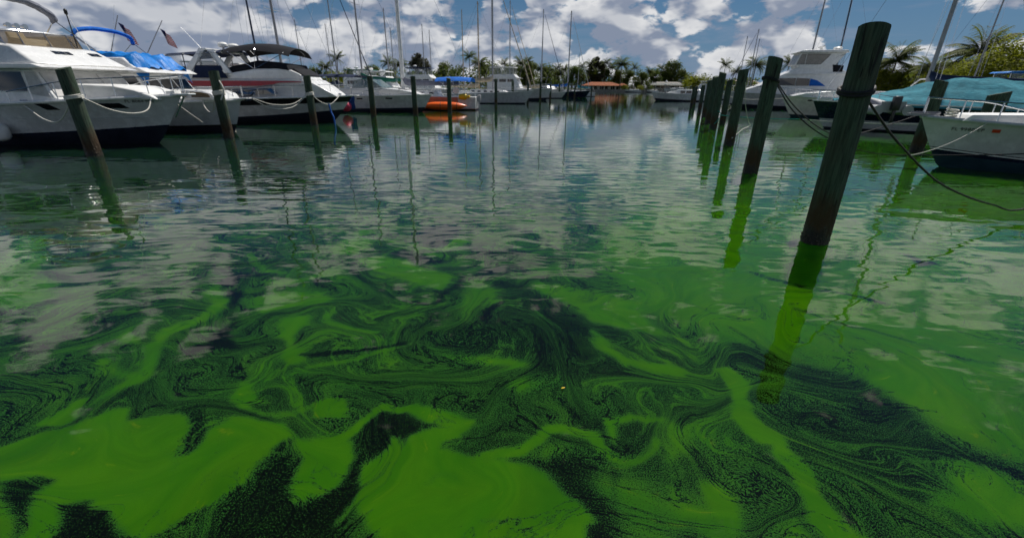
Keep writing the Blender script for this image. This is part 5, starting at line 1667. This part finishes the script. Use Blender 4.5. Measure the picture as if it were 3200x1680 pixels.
hip(hs_, -16.5, 13, -7.5, 8, 2.95, 2.5, 'roof_tile')
hip(hs_, 9.5, 16.5, -6, 7, 2.75, 1.9, 'roof_tile', 2.5)
for x0 in (-11, -7.2, -3.4, .4, 4.2, 8.0):
    w_ = MB().box((x0, -5.05, .25), (x0 + 2.9, -4.98, 2.6)).build('window', 'glass_dark', hs_)
    MB().box((x0 + 1.40, -5.12, .25), (x0 + 1.50, -5.06, 2.6)).box((x0 - .08, -5.12, 2.6), (x0 + 2.98, -5.06, 2.7)).build('frame', 'frame_white', w_)
for x0 in (-13, -5.3, 2.3, 11.2):
    MB().box((x0, -7.2, 0), (x0 + .3, -6.9, 2.94)).build('column', 'stucco_white', hs_)

# house with the screened terrace
sh_ = empty('screened_house', (95, 292, .95), R(-6), 'pale house with long white framed screen terrace on the far shore', 'house', 'houses on the shore')
MB().box((-11, -1, 0), (11, 8, 2.9)).build('wall', 'stucco_white', sh_)
hip(sh_, -12, 12, -2, 9, 3.0, 2.0, 'concrete')
MB().box((-10.4, -1.06, .1), (10.4, -1.01, 2.6)).build('glazed_wall', 'glass_dark', sh_)
fr = MB()
for k in range(9):
    x = -11.2 + k * 2.8
    MB().box((x - .06, -7.06, 0), (x + .06, -6.94, 3.2)).build('screen_post', 'frame_white', sh_)
    MB().tube([(x, -7, 3.2), (x, -2, 4.15)], .07, 5).build('screen_rafter', 'frame_white', sh_)
MB().box((-11.3, -7.08, 3.2), (11.3, -6.92, 3.34)).build('screen_beam', 'frame_white', sh_)
MB().box((-11.3, -7.07, 1.0), (11.3, -6.95, 1.08)).build('screen_rail', 'frame_white', sh_)
MB().add([(-11.2, -7, 3.27), (11.2, -7, 3.27), (11.2, -2, 4.2), (-11.2, -2, 4.2)], [(0, 1, 2, 3)]).build('screen_roof', 'glass_clear', sh_, solid=.01)
tk = MB().lathe([(.1, 0), (.6, .1), (.9, .5), (.5, 1.0), (.15, 1.5), (.03, 1.9)], 12).build('roof_ornament', 'frame_white', sh_, True)
tk.location = (-1, 0, 4.4)

# grey roofed house and tan warehouse on the right bank
th_ = empty('house', (124, 262, .95), R(-20), 'low house with pale grey tile roof behind the far right posts', 'house', 'houses on the shore')
MB().box((-10, -5, 0), (12, 6, 2.8)).build('wall', 'stucco_white', th_)
hip(th_, -12, 14, -6.5, 7.5, 2.9, 3.0, 'stucco_tan')
bl = empty('warehouse', (92, 80, .95), R(70.6 - 180), 'long tan flat roofed building behind the palms at right', 'building')
MB().box((-40, -7, 0), (35, 7, 6.4)).build('wall', 'stucco_tan', bl)
MB().box((-40.4, -7.4, 6.4), (35.4, 7.4, 6.9)).build('parapet', 'stucco_tan', bl)
for k in range(9):
    w_ = MB().box((-36 + k * 8, 7.0, 1.0), (-33 + k * 8, 7.05, 2.8)).build('window', 'glass_dark', bl)

# docks and lifts at the far shore
for k, (x, ln, lab) in enumerate([(66, 10, 'dock of grey planks before the orange roofed house'), (92, 8, 'short dock beside the lifted motor boat on the far shore')]):
    dk = empty('dock', (x, 264, 0), 0, lab, 'dock', 'docks on the far shore')
    for j in range(int(ln / .5)):
        MB().box((j * .5, -2.5, 1.0), (j * .5 + .45, 1.2, 1.08)).build('plank', 'dock_wood', dk)
    for j in range(int(ln / 2) + 1):
        MB().tube([(j * 2.0, -2.6, -1), (j * 2.0, -2.6, 2.1)], .16, 8).build('pile', 'dock_wood', dk, True)
cruiser((83, 258), 172, 11, 'white motor boat raised on a lift at the far shore', 1.7, 2.2, 3.4, False)
cruiser((74, 260), 172, 6, 'small skiff moored at the far shore seawall', .8, 1.1, 1.6, False, name='skiff')
cruiser((108, 259), 172, 8, 'white runabout moored left of the far right posts', 1.0, 1.4, 2.2, False, name='runabout')
cruiser((62.5, 262), 172, 8, 'low white launch at the dock of the orange roofed house', 1.0, 1.3, 1.9, False, name='launch')


# palms -----------------------------------------------------------
def frond_mesh(rr, length, droop, wid):
    mb = MB()
    path = []
    el0 = rr.uniform(-.55, 1.5)
    p = Vector((0, 0, 0))
    n = 9
    for i in range(n + 1):
        path.append(p.copy())
        a_ = el0 - droop * (i / n) ** 1.3
        p = p + Vector((math.cos(a_), 0, math.sin(a_))) * length / n
    mb.tube(path, .03, 3, .008, cap=False)
    for i in range(1, n * 2 + 1):
        t = i / (n * 2)
        q = path[min(n, int(t * n))].lerp(path[min(n, int(t * n) + 1)], t * n - int(t * n))
        ll = wid * math.sin(math.pi * min(.97, .12 + .86 * t)) ** .7
        for sd in (-1, 1):
            d = Vector((.45, sd * .8, -.38 + rr.uniform(-.15, .15))).normalized() * ll * rr.uniform(.85, 1.1)
            s_ = Vector((.05, 0, .0)) * length / 2
            mb.add([q - s_, q + s_, q + d + s_ * .4, q + d - s_ * .2], [(0, 1, 2, 3)])
    return mb


def palm_parts(seed, h, fl, nf, trunk_r=.16, lean=.0, upright=0.):
    rr = random.Random(seed)
    tr = MB()
    path = [(lean * h * (i / 8) ** 2 + .05 * math.sin(i), .04 * math.cos(i * 1.3), h * i / 8) for i in range(9)]
    tr.tube(path, trunk_r, 9, trunk_r * .7)
    cr = MB()
    top = Vector(path[-1])
    for k in range(nf):
        f = frond_mesh(rr, fl * rr.uniform(.8, 1.1), rr.uniform(.7, 1.7), fl * .28)
        a_ = 2 * math.pi * (k * .382 + rr.uniform(-.03, .03))
        M = Matrix.Rotation(a_, 3, 'Z')
        cr.add([M @ Vector(v) + top for v in f.v], f.f)
    return tr, cr


PALM = []
for sd, h, fl, nf in ((1, 9.5, 3.3, 26), (2, 8.0, 3.2, 32), (3, 11.0, 3.4, 26), (4, 7.0, 3.5, 36), (5, 6.2, 4.4, 38)):
    tr, cr = palm_parts(sd, h, fl, nf, lean=(.03, -.02, .05, 0, -.02)[sd - 1])
    o = empty('palm_tree', (0, -900, 0))
    t_ = tr.build('trunk', 'palm_bark', o, True)
    c_ = cr.build('crown', 'palm_leaf', o)
    PALM.append((o, t_, c_, h + fl * .5))


def tree_parts(seed, h, rx, leaf='tree_leaf', nleaf=2600, ls=.34, trunk=True, low=.25):
    rr = random.Random(seed)
    o = empty('broadleaf_tree', (0, -900, 0))
    tr = MB()
    tr.tube([(0, 0, 0), (.1, .05, h * .3), (-.05, .1, h * .6)], h * .035, 8, h * .018)
    clumps = []
    for k in range(16):
        a_ = rr.uniform(0, 6.28)
        q = rr.uniform(.15, 1) ** .7
        z = lerp(h * low, h * .92, rr.random() ** .8)
        wz = math.sin(math.pi * min(.95, .25 + .7 * (z / h - low) / (1 - low)))
        c = Vector((rx * q * .75 * wz * math.cos(a_), rx * q * .75 * wz * math.sin(a_), z))
        clumps.append((c, rr.uniform(.22, .42) * rx))
        tr.tube([(0, 0, h * rr.uniform(.2, .45)), tuple(c * .55 + Vector((0, 0, h * .2))), tuple(c)], h * .012, 5, h * .004)
    V = []
    Fc = []
    for i in range(nleaf):
        c, r_ = clumps[rr.randrange(len(clumps))]
        d = Vector((rr.gauss(0, 1), rr.gauss(0, 1), rr.gauss(0, .8))).normalized() * r_ * rr.random() ** .35
        p = c + d
        n = (d.normalized() + Vector((rr.uniform(-.7, .7), rr.uniform(-.7, .7), rr.uniform(-.2, .9)))).normalized()
        a_ = n.cross(Vector((rr.uniform(-1, 1), rr.uniform(-1, 1), rr.uniform(-1, 1)))).normalized()
        b_ = n.cross(a_)
        s_ = ls * rr.uniform(.6, 1.3)
        k = len(V)
        V += [p - a_ * s_, p - b_ * s_ * .5, p + a_ * s_, p + b_ * s_ * .5]
        Fc.append((k, k + 1, k + 2, k + 3))
    t_ = tr.build('trunk', 'bark', o, True)
    cr = MB()
    cr.v = [tuple(v) for v in V]
    cr.f = Fc
    c_ = cr.build('crown', leaf, o)
    return o, t_, c_, h


TREE = [tree_parts(11, 9, 5.5), tree_parts(12, 8, 5.0), tree_parts(13, 10, 5.0), tree_parts(14, 11, 4.2, 'pine_leaf', 2600, .36, low=.2), tree_parts(15, 3.0, 3.4, 'mangrove_leaf', 1500, .22, low=.1)]
MANG = [tree_parts(21, 6.5, 5.0, 'mangrove_leaf', 9000, .16, low=.08), tree_parts(22, 5.5, 4.6, 'mangrove_leaf', 8000, .15, low=.08)]
USED = {}


def plant(proto, x, y, label, cat, group, s=1., rz=None, z=.95, tilt=(0, 0), name=None):
    o, t_, c_, h = proto
    if id(o) in USED:
        r_ = copy_tree(o)
    else:
        r_ = o
        USED[id(o)] = 1
    r_.location = (x, y, z)
    r_.scale = (s, s, s)
    r_.rotation_euler = (tilt[0], tilt[1], rnd.uniform(0, 6.28) if rz is None else rz)
    return tag(r_, label, cat, group)
plant(PALM[0], -47.4, 128.0, 'tall slim palm beside a bare mast on the left bank', 'palm', 'palms on the shores', 0.80)
plant(PALM[3], -53.1, 135.0, 'shaggy palm left of the tall slim palm on the left bank', 'palm', 'palms on the shores', 0.82)
plant(TREE[1], -56.6, 136.0, 'round dark tree behind the navy sail cover on the left bank', 'tree', 'trees on the shores', 0.71)
plant(TREE[4], -49.0, 132.0, 'yellow green shrub below the tall slim palm on the left bank', 'shrub', 'trees on the shores', 1.32)
plant(TREE[0], -58.9, 170.0, 'low bushy tree between two masts on the left bank', 'tree', 'trees on the shores', 0.70)
plant(TREE[2], -53.7, 180.0, 'broad pale crown tree left of the thick white mast', 'tree', 'trees on the shores', 0.83)
plant(PALM[1], -39.5, 150.0, 'bushy palm left of the thick white mast', 'palm', 'palms on the shores', 0.95)
plant(PALM[3], -35.9, 150.0, 'second bushy palm close to the thick white mast', 'palm', 'palms on the shores', 1.01)
plant(TREE[1], -40.9, 160.0, 'dark undergrowth tree below the two bushy palms', 'tree', 'trees on the shores', 0.80)
plant(TREE[3], -34.5, 170.0, 'tall feathery brown green tree right of the thick white mast', 'tree', 'trees on the shores', 1.13)
plant(TREE[3], -31.6, 175.0, 'shorter feathery tree beside the tall feathery one', 'tree', 'trees on the shores', 0.99)
plant(TREE[0], -27.2, 180.0, 'low dark tree behind the green canopy', 'tree', 'trees on the shores', 0.98)
plant(TREE[2], -23.1, 185.0, 'dark tree in the gap right of the green canopy', 'tree', 'trees on the shores', 0.78)
plant(PALM[1], -21.2, 190.0, 'short palm left of the tall coconut palm', 'palm', 'palms on the shores', 0.90)
plant(PALM[2], -15.8, 170.0, 'tall coconut palm that stands out left of the wooden mast', 'palm', 'palms on the shores', 0.98)
plant(PALM[3], -12.8, 180.0, 'leaning palm right of the tall coconut palm', 'palm', 'palms on the shores', 1.26)
plant(TREE[1], -11.6, 190.0, 'dark tree below the wooden masts', 'tree', 'trees on the shores', 1.24)
plant(TREE[0], -8.1, 196.0, 'dark round tree right behind the grey mast', 'tree', 'trees on the shores', 1.02)
plant(PALM[0], -4.2, 200.0, 'palm with drooping fronds right of the grey mast', 'palm', 'palms on the shores', 1.04)
plant(TREE[2], -1.0, 215.0, 'dark tree behind the trawler wheelhouse', 'tree', 'trees on the shores', 1.09)
plant(PALM[1], 2.5, 205.0, 'palm left of the slanting cream headsail', 'palm', 'palms on the shores', 1.29)
plant(TREE[1], 3.8, 222.0, 'dark undergrowth behind the slanting cream headsail', 'tree', 'trees on the shores', 1.29)
plant(PALM[2], 5.3, 210.0, 'palm crossed by the slanting cream headsail', 'palm', 'palms on the shores', 1.05)
plant(TREE[0], 7.8, 220.0, 'rounded tree right of the slanting cream headsail', 'tree', 'trees on the shores', 1.25)
plant(PALM[3], 12.8, 230.0, 'dense palm behind the dark mast', 'palm', 'palms on the shores', 1.32)
plant(TREE[1], 17.4, 240.0, 'round bush tree between the dark mast and the crossed stays', 'tree', 'trees on the shores', 1.40)
plant(PALM[0], 22.2, 250.0, 'slender palm below the crossed stays', 'palm', 'palms on the shores', 1.07)
plant(TREE[2], 23.2, 256.0, 'dark tree below the crossed stays', 'tree', 'trees on the shores', 1.04)
plant(PALM[1], 26.4, 250.0, 'low palm left of the navy yacht mast', 'palm', 'palms on the shores', 1.20)
plant(TREE[2], 33.3, 272.0, 'bright green tree at the left end of the orange roof', 'tree', 'trees on the shores', 1.28)
plant(TREE[0], 40.7, 296.0, 'dark tree behind the left half of the orange roof', 'tree', 'trees on the shores', 1.33)
plant(PALM[2], 38.8, 280.0, 'palm over the left end of the orange roof', 'palm', 'palms on the shores', 1.14)
plant(PALM[0], 47.4, 302.0, 'taller palm left of centre over the orange roof', 'palm', 'palms on the shores', 1.51)
plant(TREE[2], 49.6, 305.0, 'dark tree mass behind the middle of the orange roof', 'tree', 'trees on the shores', 1.29)
plant(TREE[3], 52.8, 306.0, 'narrow dark crown tree above the orange roof', 'tree', 'trees on the shores', 1.85)
plant(PALM[2], 57.5, 304.0, 'high palm over the middle of the orange roof', 'palm', 'palms on the shores', 1.42)
plant(TREE[1], 59.3, 310.0, 'dark tree below the high palm', 'tree', 'trees on the shores', 1.65)
plant(PALM[1], 62.8, 306.0, 'palm in the gap right of the high palm', 'palm', 'palms on the shores', 1.61)
plant(PALM[3], 63.0, 281.0, 'fullest tall palm at the right end of the orange roof', 'palm', 'palms on the shores', 1.98)
plant(TREE[0], 65.0, 300.0, 'hedge like tree behind the orange roof', 'tree', 'trees on the shores', 1.23)
plant(TREE[2], 72.0, 300.0, 'dark tree right of the fullest tall palm', 'tree', 'trees on the shores', 1.18)
plant(PALM[0], 73.1, 290.0, 'coconut palm right of the orange roof', 'palm', 'palms on the shores', 1.30)
plant(TREE[1], 77.3, 286.0, 'shrubby tree left of the screened terrace', 'tree', 'trees on the shores', 1.30)
plant(PALM[1], 82.6, 292.0, 'small palm left of the screened terrace', 'palm', 'palms on the shores', 1.31)
plant(TREE[2], 89.5, 302.0, 'light green tree behind the left end of the screened terrace', 'tree', 'trees on the shores', 1.26)
plant(PALM[2], 94.0, 306.0, 'tall thin palm over the screened terrace', 'palm', 'palms on the shores', 1.20)
plant(TREE[0], 101.4, 306.0, 'largest dark round tree behind the screened terrace', 'tree', 'trees on the shores', 1.82)
plant(TREE[1], 107.0, 303.0, 'dark tree at the right end of the screened terrace', 'tree', 'trees on the shores', 1.60)
plant(TREE[2], 99.2, 310.0, 'dark tree mass behind the screened terrace ornament', 'tree', 'trees on the shores', 1.24)
plant(TREE[4], 63.9, 274.0, 'round clipped shrub before the orange roofed house', 'shrub', 'trees on the shores', 0.93)
plant(TREE[4], 73.7, 276.0, 'low shrub between the two far houses', 'shrub', 'trees on the shores', 0.85)
plant(TREE[4], 103.7, 276.0, 'yellow green bush at the far end of the channel', 'shrub', 'trees on the shores', 2.66)
plant(TREE[4], 107.1, 270.0, 'second yellow green bush by the far right posts', 'shrub', 'trees on the shores', 2.24)
plant(PALM[0], 67.1, 152.0, 'palm between the fourth and third right posts', 'palm', 'palms on the shores', 0.86)
plant(PALM[1], 80.2, 172.0, 'low palm just right of the fourth right post', 'palm', 'palms on the shores', 0.86)
plant(PALM[3], 66.4, 132.0, 'bushy palm between the second and third right posts', 'palm', 'palms on the shores', 1.05)
plant(PALM[1], 69.7, 122.0, 'palm peeking over the bridge yacht foredeck', 'palm', 'palms on the shores', 0.89)
plant(PALM[4], 61.8, 78.0, 'wide wind blown palm right of the nearest post', 'palm', 'palms on the shores', 0.91)
plant(PALM[4], 63.5, 84.0, 'low wind blown palm behind the nearest post', 'palm', 'palms on the shores', 0.68)
plant(PALM[4], 60.9, 70.0, 'drooping palm behind the leaning mast', 'palm', 'palms on the shores', 0.62)
plant(PALM[4], 66.1, 72.0, 'drooping palm right of the leaning mast', 'palm', 'palms on the shores', 0.62)
plant(PALM[4], 57.4, 60.0, 'tallest palm at right leaning left above the mangroves', 'palm', 'palms on the shores', 0.92)
plant(MANG[0], 51.3, 50.0, 'tall yellow green mangrove at the right edge', 'mangrove', 'mangroves on the right bank', 0.89)
plant(MANG[1], 50.8, 51.0, 'middle yellow green mangrove left of the tall one', 'mangrove', 'mangroves on the right bank', 0.90)
plant(MANG[1], 51.2, 53.0, 'yellow green mangrove below the leaning palm', 'mangrove', 'mangroves on the right bank', 0.72)
plant(MANG[0], 52.0, 56.0, 'low yellow green mangrove behind the chain link fence', 'mangrove', 'mangroves on the right bank', 0.56)
plant(MANG[1], 55.7, 62.0, 'small yellow green mangrove by the blue cover', 'mangrove', 'mangroves on the right bank', 0.65)
plant(MANG[1], 62.0, 80.0, 'green mangrove clump behind the nearest post', 'mangrove', 'mangroves on the right bank', 0.89)
plant(MANG[0], 62.0, 76.0, 'green mangrove clump below the wide wind blown palm', 'mangrove', 'mangroves on the right bank', 0.68)
plant(TREE[4], 61.9, 72.0, 'low shrub right of the wind blown palm', 'shrub', 'trees on the shores', 1.18)

USED_O = [p[0] for p in PALM + TREE + MANG]
for o in USED_O:
    if id(o) not in USED:
        for ch in list(o.children):
            bpy.data.objects.remove(ch)
        bpy.data.objects.remove(o)

# undergrowth that closes the gaps between the trunks along the shores
ug = MB()
rr = random.Random(5)
for (xa, ya, xb, yb, hmin, hmax, n_) in ((-75, 142, -22, 142, 2.5, 5.5, 2800), (-22, 150, 12, 240, 3.5, 7.5, 3600), (10, 262, 34, 300, 4, 9, 2400), (30, 312, 130, 312, 5.0, 11., 8000), (68, 288, 84, 284, 1.2, 3.2, 700), (106, 276, 128, 268, 1.5, 4.5, 1200), (74, 146, 96, 226, 2.5, 5.0, 2200), (60, 62, 66, 90, 1.5, 4.0, 1800), (52, 46, 58, 64, 1.0, 2.6, 1400)):
    for k in range(n_):
        t = rr.random()
        x, y = lerp(xa, xb, t) + rr.gauss(0, .9), lerp(ya, yb, t) + rr.gauss(0, 1.2)
        hm = lerp(hmin, hmax, .5 + .5 * math.sin(t * 37 + 2 * math.sin(t * 91)))
        z = .95 + hm * rr.random() ** .7
        n = Vector((rr.uniform(-1, 1), rr.uniform(-1, .2), rr.uniform(-.2, 1))).normalized()
        a_ = n.cross(Vector((rr.uniform(-1, 1), rr.uniform(-1, 1), rr.uniform(-1, 1)))).normalized()
        b_ = n.cross(a_)
        s_ = rr.uniform(.25, .6)
        p = Vector((x, y, z))
        ug.add([p - a_ * s_, p - b_ * s_ * .55, p + a_ * s_, p + b_ * s_ * .55], [(0, 1, 2, 3)])
tag(ug.build('undergrowth', 'tree_leaf'), 'dense green undergrowth between the trunks along the shores', None, None, 'stuff')

# chain link fence along the right bank
fc = empty('fence', (46.2, 16, .95), R(70.6), 'grey chain link fence along the right bank before the mangroves', 'fence')
for k in range(26):
    MB().tube([(k * 2.8, 0, 0), (k * 2.8, 0, 1.75)], .045, 6).build('fence_post', 'fence_wire', fc, True)
MB().tube([(0, 0, 1.72), (70, 0, 1.72)], .04, 6).build('top_rail', 'fence_wire', fc, True)
me_ = MB()
for k in range(int(70 / .3)):
    me_.tube([(k * .3, -.01, .02), (k * .3 + 1.7, -.01, 1.72)], .008, 3, cap=False).tube([(k * .3 + 1.7, .01, .02), (k * .3, .01, 1.72)], .008, 3, cap=False)
tag(me_.build('wire_mesh', 'fence_wire', fc), kind='stuff')
